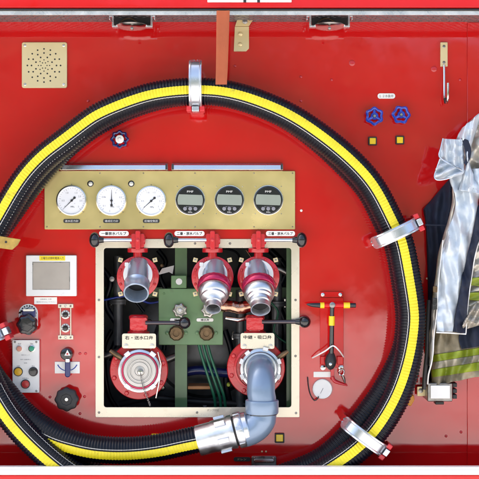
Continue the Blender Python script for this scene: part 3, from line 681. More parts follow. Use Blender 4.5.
# ------------------------------------------------------------------ speaker grille
t = thing('speaker_grille', 'square champagne speaker plate with rings of small holes', 'speaker', W(44.5, 88, 0))
MB().plate(21.7, 42.2, 67, 87.9, .0005, .008, 2).build('plate', M['champagne'], t, bevel=.0012)
hl = MB()
for r, n in ((3, 6), (5.6, 8), (8.7, 8), (12.5, 12), (16.6, 16)):
    for k in range(n):
        a = 2 * PI * (k + (.5 if n == 8 and r > 8 else 0)) / n; rr = r
        hl.disc(44 + rr * math.cos(a), 65.5 + rr * math.sin(a), .008, [(.85 if r > 6 else .6, -.0006), (.85 if r > 6 else .6, .0003), (.1, .0003)], seg=12)
hl.build('hole_pattern', M['ink'], t)
for x in (25, 63.7):
    for y in (45.5, 84.5): screw(x, y, .008, t, 1.4, 'steel')

# ------------------------------------------------------------------ latches under the soffit
def latch(cx, lab):
    t = thing('door_latch', lab, 'latch', W(cx, 15, .1), 'latches under the top edge')
    d = .12
    o = [(cx - 22, 15.5), (cx - 22, 18), (cx - 20.6, 18), (cx - 20.6, 17), (cx - 19.6, 17), (cx - 19.6, 27), (cx + 20.6, 27), (cx + 20.6, 17), (cx + 21.6, 17), (cx + 21.6, 18), (cx + 23, 18), (cx + 23, 15.5), (cx + 18.8, 15.5), (cx + 18.8, 25), (cx - 18, 25), (cx - 18, 15.5)]
    # bracket as three bars and hooks
    mb = MB()
    for a in ((cx - 20, 12.5, cx - 18.2, 27), (cx + 18.6, 12.5, cx + 20.4, 27), (cx - 18.2, 25.2, cx + 18.6, 27), (cx - 23, 15.2, cx - 20, 16.6), (cx - 23, 16.6, cx - 21.7, 19.5), (cx + 20.4, 15.2, cx + 23.2, 16.6), (cx + 22, 16.6, cx + 23.2, 19.5)):
        mb.plate(*a, d - .03, d)
    mb.build('bracket', M['aluw'], t, bevel=.0008)
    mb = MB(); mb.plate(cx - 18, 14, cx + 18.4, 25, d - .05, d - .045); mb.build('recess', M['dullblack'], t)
    mb = MB(); mb.lathe3(W(cx, 26.2, d - .012), (0, -.05, -1), [(L(15), -.003), (L(15.5), 0), (L(14), .005), (L(9), .008), (L(3), .009)], seg=40); mb.build('cup', M['steel'], t)
    MB().disc(cx, 28.2, d + .03, [(1.5, -.01), (1.5, .003), (1, .004)], seg=14).build('bolt', M['darksteel'], t)
    MB().tube(spline([W(cx - 13, 24, d - .04), W(cx - 8, 19.5, d - .03), W(cx - 1, 18.5, d - .03), W(cx + 5, 22, d - .035)], .01), L(.6), 8).build('spring', M['bronze'], t)
latch(132, 'steel latch bracket hanging under the top edge, left of the orange strap')
latch(329.5, 'steel latch bracket hanging under the top edge, right of the orange strap')

# ------------------------------------------------------------------ orange strap, brackets, hook
t = thing('webbing_strap', 'orange webbing strap hanging from the top edge over the hose', 'strap', W(222.5, 12, .2))
mb = MB(); rows = spline([W(223.2, 10.6, .222), W(223, 16, .2205), W(222.4, 45, .212), W(221.8, 70, .203), W(221.4, 78, .198), W(221.2, 84.5, .192)], .01)
vs = []
for i, p in enumerate(rows):
    w = L(6.6 - .9 * i / len(rows), .21)
    for q, h in ((-1, 0), (-.8, .0018), (-.4, .0009), (.4, .0009), (.8, .0018), (1, 0), (.9, -.0015), (-.9, -.0015)): vs.append(p + Vector((w * q, -h, 0)))
m = 8; n = len(rows)
mb.add(vs, [(i * m + k, i * m + (k + 1) % m, (i + 1) * m + (k + 1) % m, (i + 1) * m + k) for i in range(n - 1) for k in range(m)] + [tuple(range(m)), tuple(range((n - 1) * m, n * m))])
mb.build('webbing', M['strap'], t)
t = thing('angle_bracket', 'bent champagne metal bracket with two studs right of the orange strap', 'bracket', W(241, 51, 0))
mb = MB().prism([(234.8, 26.5), (249, 26.5), (249, 48.4), (246, 51.3), (233.8, 51.3)], .0005, .009); mb.build('plate', M['champagne'], t, bevel=.001)
p0, p1 = W(235, 26.4, .009), W(249, 26.4, .009); q0, q1 = W(238, 17.5, .045), W(254.5, 17.5, .045)
mb = MB(); th = Vector((0, .004, .003)); mb.add([p0, p1, q1, q0, p0 + th, p1 + th, q1 + th, q0 + th], [(0, 1, 2, 3), (7, 6, 5, 4), (0, 4, 5, 1), (1, 5, 6, 2), (2, 6, 7, 3), (3, 7, 4, 0)])
mb.build('upper_flap', M['champagne'], t, bevel=.0008)
for x, y in ((240.4, 34), (240.2, 44.5)): MB().disc(x, y, .009, [(2.2, 0), (2.1, .003), (1.3, .005), (.3, .0056)], seg=20).build('stud', M['champagne'], t)
MB().disc(245, 21.6, .03, [(2.6, 0), (2.6, .004), (1.8, .006)], seg=16).build('bolt', M['darksteel'], t)
t = thing('coat_hook', 'slim steel hook hanging from a champagne plate, upper right', 'hook', W(444, 66, 0))
MB().plate(440.4, 42.2, 447.7, 66.5, .0005, .008, .6).build('plate', M['champagne'], t, bevel=.001)
for y in (46.5, 62.5): screw(444, y, .008, t, 1.5, 'darksteel')
MB().tube(spline([W(444, 65, .012), W(444.2, 75, .014), W(444.3, 92, .018), W(444.6, 99, .026), W(446, 102.2, .036), W(447.6, 100, .05), W(448, 94, .054), W(448, 83, .054)], .006), L(1.35), 12).build('hook', M['steel'], t)
MB().tube([W(445.3, 98.5, .034), W(446.2, 102.8, .04)], L(1.9), 12).build('hook_tip', M['dullblack'], t)

# ------------------------------------------------------------------ control items, left
t = thing('touch_screen', 'white framed grey touch screen with a yellow tape on top', 'screen', W(51, 296, 0))
MB().plate(25.9, 255.3, 76.4, 296.2, .0005, .016, .9).build('bezel', M['whitep'], t, bevel=.002)
MB().plate(32.4, 261.8, 70, 289.8, .016, .0164).build('screen_edge', M['darksteel'], t)
MB().plate(33.2, 262.6, 69.2, 289.0, .0162, .0168).build('display', M['screen'], t)
tp = MB().plate(39.4, 255.8, 65.2, 260.6, .0162, .0168).build('yellow_tape', M['yellowtape'], t)
lettering('土曜日点検時電源入力', 52.3, 258.2, 2.5, .0172, M['ink'], tp, 23)
t = tag(MB().plate(34.2, 297.2, 57, 304.2, .0005, .0018, .3).build('note_label', M['label'], org=W(46, 304)), 'small white note label stuck just below the touch screen', 'label')
lettering('自動揚水 注意', 46, 299.2, 1.3, .0021, M['inkgrey'], t, 17); lettering('電源を切らないで下さい', 46, 302, 1.3, .0021, M['inkgrey'], t, 19)
t = thing('throttle_knob', 'large black fluted knob in front of a white arched scale plate', 'knob', W(28, 334, 0))
pts = [(18.8, 326), (18.8, 312)] + [(28.3 + 9.5 * math.cos(math.radians(a)), 313 - 9.0 * math.sin(math.radians(a))) for a in range(180, -1, -15)] + [(37.8, 326)]
sp = MB().prism(pts, .0005, .005).build('scale_plate', M['label'], t, bevel=.0005)
for a in range(200, -21, -20):
    A = math.radians(a); MB().disc(28.3 + 7.6 * math.cos(A), 313 - 7.2 * math.sin(A), .005, [(.8, 0), (.8, .0004), (.1, .0004)], seg=10).build('scale_mark', M['ink'], sp)
MB().plate(22, 309.5, 35, 318, .005, .03, 2).build('neck', M['navywheel'], t, bevel=.003)
MB().plate(23, 309.2, 34, 311.2, .03, .034, .9).build('bright_strip', M['steel'], t)
MB().disc(28, 324, .02, [(7, 0), (9.9, .004), (10.4, .012), (10.1, .022), (8.6, .03), (6.6, .032), (6.2, .030), (.1, .0305)], seg=96, lobes=7, amp=.055).build('dial', M['plastic'], t)
t = thing('twin_knob_rail', 'small upright rail plate carrying two black knobs', 'control', W(65.5, 340, 0))
for y0, y1 in ((304, 308), (335.3, 339.6)):
    pl = MB().plate(58, y0, 73.2, y1, .0005, .007, .4).build('end_plate', M['cream'], t, bevel=.0008)
    for x in (60.4, 65.6, 70.6): screw(x, (y0 + y1) / 2, .007, t, .95 if x != 65.6 else 1.2, 'darksteel' if x != 65.6 else 'steel')
for x in (60.3, 70.7): MB().plate(x - .55, 308, x + .55, 335.3, .0005, .006).build('rail', M['cream'], t, bevel=.0006)
for y in (314.6, 328):
    MB().disc(65.6, y, 0.0005, [(4.4, 0), (4.4, .003), (3.6, .0036), (3.4, .0036)], seg=32).build('scale_ring', M['label'], t)
    for a in range(210, -31, -40):
        A = math.radians(a); MB().disc(65.6 + 3.7 * math.cos(A), y - 3.7 * math.sin(A), .004, [(.45, 0), (.45, .0004), (.1, .0004)], seg=8).build('scale_mark', M['ink'], t)
    MB().disc(65.6, y, .003, [(2.9, 0), (2.7, .012), (2.2, .014), (.2, .0145)], seg=32, lobes=12, amp=.04).build('knob', M['plastic'], t)
t = thing('push_button_box', 'upright white control box with five coloured buttons', 'control box', W(25.5, 393, 0))
MB().plate(12.3, 340, 39, 392.8, .0005, .02, .8).build('cover', M['whitep'], t, bevel=.0015)
for x in (15, 36.4):
    for y in (342, 391): screw(x, y, .02, t, 1.1)
for x, y, r, mm, rim, nm in ((19.5, 348.6, 2.7, 'pink', 'label', 'pink'), (31.8, 348.5, 2.7, 'greenbtn', 'steel', 'green'), (18.3, 371.6, 3.9, 'yellowbtn', 'ink', 'yellow'), (33.4, 371.6, 3.9, 'plastic', 'ink', 'black'), (25.6, 384, 3.9, 'redbtn', 'ink', 'red')):
    b = MB().disc(x, y, .02, [(r, 0), (r, .006), (r * .85, .0085), (r * .3, .009)], seg=32).build('button', M[mm], t); b['label'] = nm + ' round button'
    MB().disc(x, y, .02, [(r + .7, 0), (r + .7, .003), (r + .1, .0042)], seg=32).build('button_ring', M[rim], b)
for s_, x, y, w in (('電源', 19.5, 343.8, 4), ('運転', 31.8, 343.8, 4), ('真空ポンプ', 25.5, 355, 9), ('操作 自動停止', 25.5, 359.5, 13), ('始動', 25.5, 363, 4), ('始動', 18.3, 366, 4), ('停止', 33.4, 366, 4), ('非常停止', 25.6, 378.3, 7)):
    lettering(s_, x, y, 1.2, .0204, M['inkgrey'], t, w)
t = thing('lever_switch', 'black lever switch over a white plate with a blue arc', 'switch', W(67.5, 374, 0))
pl = MB().plate(54.8, 361.8, 79.7, 373.4, .0005, .004, .3).build('scale_plate', M['label'], t, bevel=.0004)
mb = MB(); n = 22; vs = []
for i in range(n):
    a = math.radians(205 + 130 * i / (n - 1)); w_ = .35 + .25 * abs(i - n / 2) / (n / 2)
    for r in (10.6 - w_, 10.6 + w_): vs.append(W(67.3 + r * math.cos(a) * 1.0, 360.2 - r * math.sin(a), .0045))
mb.add(vs, [(2 * i, 2 * i + 1, 2 * i + 3, 2 * i + 2) for i in range(n - 1)]); mb.build('blue_arc', M['blueink'], pl)
k = MB().disc(67.4, 353.6, 0.0005, [(6.2, 0), (6.3, .02), (5.8, .026), (4.6, .028), (.2, .028)], seg=40).build('boss', M['plastic'], t)
MB().prism([(67.4, 349.8), (70.4, 355.6), (64.4, 355.6)], .0285, .0295).build('triangle_mark', M['label'], k)
MB().disc(67.4, 353.9, .0295, [(1.0, 0), (1.0, .001), (.1, .001)], seg=12).build('dot_mark', M['redbtn'], k)
MB().plate(64.8, 359.5, 70, 377.4, .012, .03, 2.4).build('lever', M['navywheel'], t, bevel=.003)
MB().plate(65.3, 358.8, 69.6, 362.5, .03, .034, .8).build('lever_clip', M['steel'], t, bevel=.001)
t = thing('tan_strap', 'tan leather strap end poking out beside the hose coil, left edge', 'strap', W(0, 243, .2))
mb = MB().prism([(-22, 232.5), (-2, 235.8), (20.6, 239.4), (17.5, 245), (12, 249.8), (-4, 247.6), (-22, 246)], .192, .199); mb.build('leather', M['tan'], t, bevel=.0015)
for x in (-4, 6): MB().disc(x, 242, .199, [(1.2, 0), (1.2, .001), (.1, .001)], seg=12).build('hole', M['ink'], t)

# ------------------------------------------------------------------ valve key tool on its red holder
t = thing('tool_holder', 'red backing plate bolted behind the black and yellow wrench', 'holder', W(332, 370, 0))
MB().plate(320, 297.6, 343.6, 367.6, .0005, .006, .5).build('plate', M['redbody'], t, bevel=.001)
MB().plate(320.3, 291.8, 343.2, 297.2, .0005, .012, .8).build('top_flange', M['redbody'], t, bevel=.0012)
for x in (322.8, 340.4): MB().disc(x, 294.7, .012, [(1.9, 0), (1.9, .002), (1.2, .0035)], seg=18).build('bolt', M['steel'], t)
for x0, x1 in ((320.5, 328), (337, 343.4)): MB().plate(x0, 356.5, x1, 364.6, .006, .02, .8).build('rest', M['redbody'], t, bevel=.002)
for x in (323, 341): MB().disc(x, 367.5, .006, [(2.6, 0), (2.6, .004), (1.2, .006)], seg=18).build('eyelet', M['steel'], t)
MB().plate(330.6, 368, 334.2, 380, .006, .012, .3).build('tail_bar', M['redcast'], t, bevel=.001)
MB().tube(spline([W(332.5, 378, .012), W(335, 381.5, .014), W(341, 383.5, .016), W(347.5, 385.3, .016)], .006), [L(1.9)] * 2 + [L(1.5)] * 60, 10).build('tail_hook', M['redcast'], t) if False else None
sp_ = spline([W(332.3, 377, .012), W(334.5, 381, .014), W(340.5, 383.6, .016), W(347.5, 385.5, .016)], .004)
MB().tube(sp_, [L(2.2 - 1.7 * i / len(sp_)) for i in range(len(sp_))], 10).build('tail_hook', M['redcast'], t)
t = thing('hydrant_wrench', 'black T shaped wrench with yellow bands and pointed end', 'wrench', W(332, 362, .03))
d = .05
MB().tube([W(321, 305.3, d), W(346, 305.3, d)], L(2.6, d), 20).build('cross_bar', M['redbody'], t)
for a, b, r in ((320.2, 324.2, 3.0), (343.6, 349.8, 3.0)): MB().tube([W(a, 305.3, d), W(b, 305.3, d)], L(r, d), 20).build('yellow_band', M['yellowlamp'], t)
MB().tube([W(306.5, 304.2, d), W(309, 304.5, d), W(313, 305, d), W(320.3, 305.3, d)], [L(.5), L(1.5), L(2.2), L(2.6)], 16).build('spike', M['plastic'], t)
MB().tube([W(349.8, 305.3, d), W(355.6, 305.3, d), W(356, 305.3, d)], [L(2.4), L(2.4), L(1.8)], 16).build('grip', M['plastic'], t)
MB().tube([W(332.2, 303, d + .004), W(332, 312, d + .004), W(331.8, 330, d), W(331.4, 358, d - .01)], [L(2.5), L(2.2), L(2.3), L(2.4)], 18).build('handle', M['plastic'], t)
MB().disc(332.4, 305, d + .008, [(2.9, -.004), (2.9, .003), (2, .005)], seg=20).build('hub', M['darksteel'], t)
MB().tube([W(331.8, 316, d + .003), W(331.7, 325.4, d + .002)], L(3.0), 20).build('yellow_band', M['yellowlamp'], t)
mb = MB(); mb.tube([W(331.6, 352.5, d - .012), W(331, 356, d - .010), W(330.6, 361, d - .008), W(330.4, 366, d - .008), W(331, 369, d - .01)], [L(2.5), L(4.6), L(5.9), L(5), L(2.2)], 22); mb.build('socket_head', M['dullblack'], t)
MB().disc(330.5, 364, d + .006, [(1.7, 0), (1.6, .004), (.6, .006)], seg=16).build('square_drive', M['steel'], t)
tag(MB().tube(spline([W(312.5, 357.8, .02), W(318, 355, .05), W(326, 350.5, .066), W(333, 345.8, .066), W(339, 350.5, .06), W(343.5, 356.8, .02)], .006), L(.75, .05), 8).build('retaining_cord', M['whitep'], org=W(332, 352)), 'thin white cord looped across the wrench handle', 'cord')
t = thing('snap_ring', 'small steel ring fastener hanging right of the wrench head', 'ring', W(342, 372, .02))
a_ = [W(341.6 + 2.6 * math.cos(2 * PI * k / 20), 372.2 + 3.2 * math.sin(2 * PI * k / 20), .02 + .004 * math.sin(2 * PI * k / 10)) for k in range(21)]
MB().tube(a_, L(.8), 8).build('ring', M['steel'], t)
MB().tube([W(342.5, 375, .02), W(344, 379, .018), W(345, 383, .014)], [L(1.2), L(1.4), L(.7)], 10).build('swivel', M['darksteel'], t)
tag(MB().plate(313.6, 371.8, 331.2, 377.2, .0005, .002, .4).build('blank_label', M['label'], org=W(322, 377)), 'blank white label above the round white disc', 'label')
t = thing('round_cover', 'round white disc cover with a dark cord, below the blank label', 'cover', W(322, 399, 0))
MB().disc(322.3, 388.8, 0.0005, [(9.9, 0), (10, .006), (9.4, .009), (8.8, .0092), (8.6, .008), (.1, .008)], seg=56).build('disc', M['whitep'], t)
MB().prism([(322.9, 388), (323.4, 388.3), (320.6, 393.6), (320.2, 393.4)], .0085, .0092).build('pointer', M['inkgrey'], t)
tag(MB().tube(spline([W(307.6, 377, .004), W(308.4, 386, .01), W(310.6, 395, .014), W(314.4, 400.5, .014), W(317.5, 398.6, .014), W(318.6, 396.4, .014)], .006), L(.6), 8).build('cover_cord', M['dullblack'], t), 'x', 'cord') if False else MB().tube(spline([W(307.6, 377, .004), W(308.4, 386, .01), W(310.6, 395, .014), W(314.4, 400.5, .014), W(317.5, 398.6, .014), W(318.6, 396.4, .014)], .006), L(.6), 8).build('cord', M['dullblack'], t)
screw(301.3, 210.6, .0, panel, 1.3, 'label', 'white_stud')

# ------------------------------------------------------------------ bottom latch and slot
t = thing('flush_latch', 'small steel flush latch at the bottom beside the elbow pipe', 'latch', W(263, 466, 0))
MB().plate(251.5, 456.5, 276.4, 466, .0005, .012, 1.4).build('housing', M['darksteel'], t, bevel=.002)
MB().plate(254, 459.6, 274, 462.6, .012, .022, 1).build('bar', M['steel'], t, bevel=.002)
for x in (254.5, 273.5): screw(x, 458, .012, t, .9, 'steel')
t = tag(MB().plate(233.6, 457.2, 250.6, 461.4, .0005, .004, 2).build('slot_plate', M['dullblack'], org=W(242, 461)), 'small dark oval slot plate left of the flush latch', 'plate')
lettering('ドレン', 242, 459.3, 2, .0044, M['champagne'], t, 9)
for x in (262, 266): MB().disc(x, 451.5, 0, [(.9, -.001), (.9, .0015), (.4, .002)], seg=12).build('rivet', M['champagne'], panel)

# ------------------------------------------------------------------ inside the pump cavity
t = thing('drain_manifold', 'pale green drain valve block with four hand valves behind the levers', 'manifold', W(190, 345, -.1))
d = -.07
MB().plate(158.5, 288.6, 223, 345, d - .02, d, 1).build('block', M['green'], t, bevel=.002)
for y0, y1 in ((275.5, 288.2),): 
    MB().plate(171, y0, 186.6, y1, d - .02, d - .002, 1).build('tab', M['green'], t, bevel=.002)
    MB().disc(179, 281.6, d - .002, [(3.2, 0), (3.2, .0012), (.1, .0012)], seg=28).build('lit_hole_disc', M['whitep'], t)  # hole with light behind it, painted as a white disc
for x, y in ((180, 310.5), (208.6, 310.5)):
    w_ = MB().disc(x, y, d, [(3, 0), (3, .012)], seg=16).build('drain_knob', M['steel'], t)
    MB().disc(x, y, d + .012, [(3.2, -.003), (6.6, -.002), (6.9, .003), (6, .006), (4.6, .0065), (4.4, -.002), (2.6, -.002), (2.4, .009), (1.2, .010)], seg=84, lobes=7, amp=.09).build('wheel', M['wheelm'], w_)
    MB().disc(x, y, d + .021, [(2.0, 0), (2.0, .003), (1.2, .005)], seg=6).build('nut', M['whitep'], w_)
for x, y in ((176.5, 333), (206.6, 333)):
    w_ = MB().disc(x, y, d, [(7.6, 0), (7.6, .004), (6.8, .006), (6.6, .02), (6, .024), (3.2, .024), (3, .018), (.1, .018)], seg=48, lobes=10, amp=.03).build('drain_outlet', M['bronze'], t)
    for q in (-1, 1): MB().disc(x + q * 9.4, y, d, [(1.9, 0), (1.9, .004), (1, .006)], seg=12).build('bolt', M['green'], w_)
nameplate(t, 196.5, 318.3, 213.5, 321.6, d + .003, '排水弁')
nameplate(t, 170, 318.3, 187, 321.6, d + .003, '排水弁')
screw(164, 293.6, d, t, 1.2, 'green')
tag(MB().plate(175, 236, 187, 420, -.16, -.12, .3).build('green_post', M['green'], org=W(181, 420, -.12)), 'upright green post behind the drain valve block', 'post')
tag(MB().plate(286.5, 240, 296, 420, -.12, -.075, .3).build('green_post', M['green'], org=W(291, 420, -.1)), 'upright green post at the right side of the opening', 'post')
tag(MB().plate(60, 287.5, 330, 297.5, -.3, -.25, .3).build('green_rail', M['green'], org=W(197, 297, -.27)), 'green cross rail running behind the top valves', 'rail')
mb = MB()
for k, (a, b) in enumerate(((200.5, 214), (205, 219.5), (209.5, 224))):
    mb = MB().tube(spline([W(a - 3, 338, -.1), W(a, 352, -.1), W((a + b) / 2, 374, -.1), W(b, 396, -.11), W(b + 1.5, 408, -.13), W(b + 2, 418, -.16)], .01), L(1.5), 12)
    tag(mb.build('green_tube', M['greenpipe'], org=W(b, 410, -.1)), ('left', 'middle', 'right')[k] + ' one of three thin green tubes slanting below the drain valve block', 'tube', 'green tubes in the opening')
tag(MB().plate(187.6, 386.2, 210.4, 389.4, -.22, -.13, .5).build('orange_board', M['wood'], org=W(199, 389, -.15), bevel=.002), 'thin orange board edge low in the opening', 'board')
tag(MB().tube(spline([W(120, 404, -.2), W(150, 398, -.18), W(190, 401, -.2), W(250, 405, -.2)], .02), L(3.4), 14).build('low_pipe', M['dullblack'], org=W(190, 405, -.2)), 'dark pipe lying along the bottom of the opening', 'pipe')
t = thing('metal_pipe', 'crumpled shiny metal pipe between the two magenta ringed valves and lever', 'pipe', W(240, 308, -.06))
mb = MB(); pp = spline([W(222, 306, -.05), W(232, 306.5, -.045), W(240, 308, -.045), W(250, 306, -.05), W(262, 305, -.08)], .003)
mb.tube(pp, [L(6.2 + 1.1 * noise.noise(p * 60)) for p in pp], 24); mb.build('foil_wrap', M['copper'], t)
MB().tube([W(226, 318, -.06), W(238, 320, -.05), W(247, 318, -.06)], L(2.2), 12).build('branch', M['steel'], t)
for k, (pts, r) in enumerate((([(96, 262), (110, 280), (106, 305), (118, 330), (108, 360)], 3), ([(158, 250), (166, 262), (160, 276), (168, 300), (164, 350)], 2.6), ([(222, 248), (236, 252), (240, 262), (234, 280)], 1.2), ([(270, 250), (286, 270), (276, 296), (286, 330), (280, 380)], 3.6), ([(225, 330), (232, 356), (226, 380), (232, 412)], 3.2), ([(112, 330), (104, 350), (108, 392), (120, 412)], 2.6))):
    tag(MB().tube(spline([W(x, y, -.2 - .03 * (k % 3)) for x, y in pts], .012), L(r), 12).build('rubber_hose', M['rubber'], org=W(*pts[-1], -.2)),
        ('dark hose down the left side of the opening', 'dark hose between the left valve and the green post', 'thin dark hose curving between the middle and right valves', 'dark hose down the right side of the opening', 'dark hose left of the elbow intake', 'dark hose beside the capped intake')[k], 'hose', 'dark hoses inside the opening')
for k, (pts, r, m_, lab) in enumerate((
    ([(104, 300), (130, 296), (150, 303), (170, 298)], 1.1, 'bluewheel', 'thin blue wire crossing the left of the opening'),
    ([(118, 300), (122, 292), (134, 300), (144, 312)], 1.6, 'rubber', 'short dark cable behind the plain silver spout'),
    ([(246, 250), (262, 268), (284, 262), (291, 284)], .9, 'copper', 'thin copper wire at the upper right of the opening'),
    ([(268, 300), (278, 312), (274, 332), (288, 344)], 1.0, 'greenpipe', 'thin green wire right of the red stem housing'),
    ([(104, 356), (130, 350), (160, 360), (176, 356)], 4.0, 'darksteel', 'dull steel pipe running behind the capped intake'),
    ([(186, 372), (200, 370), (226, 373), (240, 371)], 5.0, 'navywheel', 'dark blue pipe behind the green tubes'),
    ([(260, 272), (276, 268), (292, 276)], 3.4, 'darksteel', 'dull steel pipe end at the right of the top valves'))):
    tag(MB().tube(spline([W(x, y, -.17 - .02 * (k % 3)) for x, y in pts], .01), L(r), 12).build('wire' if r < 2 else 'pipe', M[m_], org=W(*pts[-1], -.17)), lab, 'wire' if r < 2 else 'pipe')
pc = thing('pump_casing', 'dark grey round pump casing with a ring of bolts deep in the opening', 'pump casing', W(205, 400, -.3))
MB().disc(205, 345, -.34, [(70, -.03), (70, .02), (66, .03), (52, .035), (48, .06), (30, .075), (.1, .08)], seg=72).build('casing', M['castgrey'], pc)
for k in range(16):
    a = 2 * PI * k / 16
    MB().disc(205 + 60 * math.cos(a), 345 + 60 * math.sin(a), -.31, [(3, 0), (3, .008), (2, .011)], seg=6).build('casing_bolt', M['steel'], pc)
for k, (x, y0, y1, r, lab) in enumerate(((118, 296, 345, 5, 'grey upright pipe with a flange behind the plain silver spout'), (277, 298, 350, 5.5, 'grey upright pipe with a flange behind the right lever knob'), (240, 330, 410, 4.5, 'grey upright pipe with a flange left of the elbow intake'))):
    p_ = thing('riser_pipe', lab, 'pipe', W(x, y1, -.2), 'grey riser pipes inside the opening')
    MB().tube([W(x, y0 - 40, -.2), W(x, y1, -.2)], L(r), 20).build('pipe', M['castgrey'], p_)
    f_ = MB().lathe3(W(x, y0 + 8, -.2), (0, 0, 1), [(L(r), 0), (L(r + 4.5), 0), (L(r + 4.5), L(2.4)), (L(r + 4), L(2.6)), (L(r + 4.5), L(2.8)), (L(r + 4.5), L(5)), (L(r), L(5.2))], seg=28).build('flange', M['castgrey'], p_)
    for q in (-1, 1): MB().tube([W(x + q * (r + 2.6), y0 + 9.5, -.19), W(x + q * (r + 2.6), y0 + 1, -.19)], L(1.3), 6).build('bolt', M['steel'], f_)
tag(MB().disc(112, 279, -.06, [(3.2, -.12), (3.2, 0), (2.5, .004), (.2, .005)], seg=24).build('pipe_plug', M['darksteel'], org=W(112, 282, -.06)), 'dull steel plug in the dark at left of the opening', 'plug')
tag(MB().prism([(162, 268.5), (174, 265.4), (172.5, 274), (169, 272), (158, 275)], -.13, -.12).build('paper_tag', M['whitep'], org=W(166, 274, -.12)), 'torn white tag left of the lit hole painted white on the green tab', 'tag')
tag(MB().disc(161.5, 265.5, -.08, [(2, -.02), (2, 0), (1.2, .003)], seg=20).build('pipe_fitting', M['bronze'], org=W(161.5, 267, -.08)), 'small bronze fitting beside the torn white tag', 'fitting')
tag(MB().disc(228.6, 385, -.04, [(1.9, -.02), (1.9, 0), (1.2, .003), (.5, .003)], seg=20).build('brass_fitting', M['lime'], org=W(228.6, 387, -.04)), 'small yellow green fitting left of the elbow intake', 'fitting')

# ------------------------------------------------------------------ fire clothing at the right
def lerp_poly(P, v):
    n = len(P) - 1; i = min(int(v * n), n - 1); t = v * n - i
    a, b, c, e = [Vector((*P[max(0, min(n, k))], 0)) for k in (i - 1, i, i + 1, i + 2)]
    return .5 * (2 * b + (c - a) * t + (2 * a - 5 * b + 4 * c - e) * t * t + (3 * b - a - 3 * c + e) * t ** 3)
def cloth(name, m, parent, left, right, dfun, nu=26, nv=60, thick=.004, ang=60):
    mb = MB(); vs = []
    for j in range(nv + 1):
        v = j / nv; a = lerp_poly(left, v); b = lerp_poly(right, v)
        for i in range(nu + 1):
            u = i / nu; p = a.lerp(b, u); e = .8 * noise.noise(Vector((p.x * .12, p.y * .12, 3)))
            vs.append(W(p.x + e * (0 if i in (0, nu) else 1), p.y, dfun(p.x, p.y, u, v)))
    m_ = nu + 1
    fs = [(j * m_ + i, (j + 1) * m_ + i, (j + 1) * m_ + i + 1, j * m_ + i + 1) for j in range(nv) for i in range(nu)]
    mb.add(vs, fs); o = mb.build(name, m, parent, ang=ang)
    s = o.modifiers.new('Solidify', 'SOLIDIFY'); s.thickness = thick; s.offset = -1
    return o
def nz(x, y, s, k=0): return noise.noise(Vector((x * s, y * s, k)))
def rnd(u, p=.5): return math.sin(PI * max(0, min(1, u))) ** p
def crease(x, y, s_, k): return .5 - abs(nz(x, y, s_, k)) * 2
# navy jacket behind
nj = thing('navy_fire_jacket', 'dark navy jacket hanging behind the silver coat flap', 'jacket', W(440, 380, .03))
dj = lambda x, y, u, v: .012 + (.068 - .05 * max(0, min(1, (y - 290) / 40))) * rnd(u, .55) + .010 * math.sin(x * .55 + 2 * nz(x, y, .03)) + .012 * nz(x, y, .07)
cloth('body', M['navy'], nj, [(452, 176), (443, 186), (432, 199), (424, 208), (423.5, 212), (425.5, 225), (427, 260), (428, 300), (428, 340), (427, 366), (425, 384)], [(500, 170), (500, 190), (500, 210), (500, 230), (500, 250), (500, 270), (500, 290), (500, 310), (500, 340), (500, 360), (495, 366)], dj, 50, 80)
cloth('seam', M['navytrim'], nj, [(424.6, 224.2), (425, 225.6)], [(450, 224.8), (450, 226.2)], lambda x, y, u, v: .088, 16, 3, .001)
# bunker trousers with lime stripes
bt = thing('bunker_trousers', 'beige fire trousers with lime and silver stripes, lower right', 'trousers', W(455, 384, .05))
dt = lambda x, y, u, v: .055 + .055 * rnd(u * .55 + .02, .6) + .012 * math.sin(x * .42 + y * .05 + 3 * nz(x, y, .03)) + .016 * nz(x, y, .06, 2) + .012 * crease(x * 1.3, y * .6, .07, 4)
cloth('leg', M['beige'], bt, [(431, 318), (429.5, 335), (429, 350), (430, 362), (431, 374), (432, 386)], [(505, 300), (505, 318), (505, 334), (505, 352), (505, 362), (505, 371)], dt, 60, 60)
def band(name, m, l, r, off=.004):
    def g(x, y, u, v): return dt(x, y, (x - 430) / 75, v) + off
    cloth(name, m, bt, l, r, g, 60, 10, .002)
band('lime_stripe', M['lime'], [(430, 355.5), (430.5, 359), (431, 362.3)], [(505, 343.5), (505, 347), (505, 350.5)])
band('silver_stripe', M['refl'], [(431, 362.5), (431, 366), (431.2, 369.6)], [(505, 350.8), (505, 354), (505, 357.6)])
band('lime_stripe', M['lime'], [(431.2, 369.8), (431.5, 373.6), (432, 377.5)], [(505, 358), (505, 362), (505, 366.5)])
band('navy_panel', M['navy'], [(466, 322), (459, 336), (462, 349)], [(505, 318), (505, 332), (505, 343)], .012)
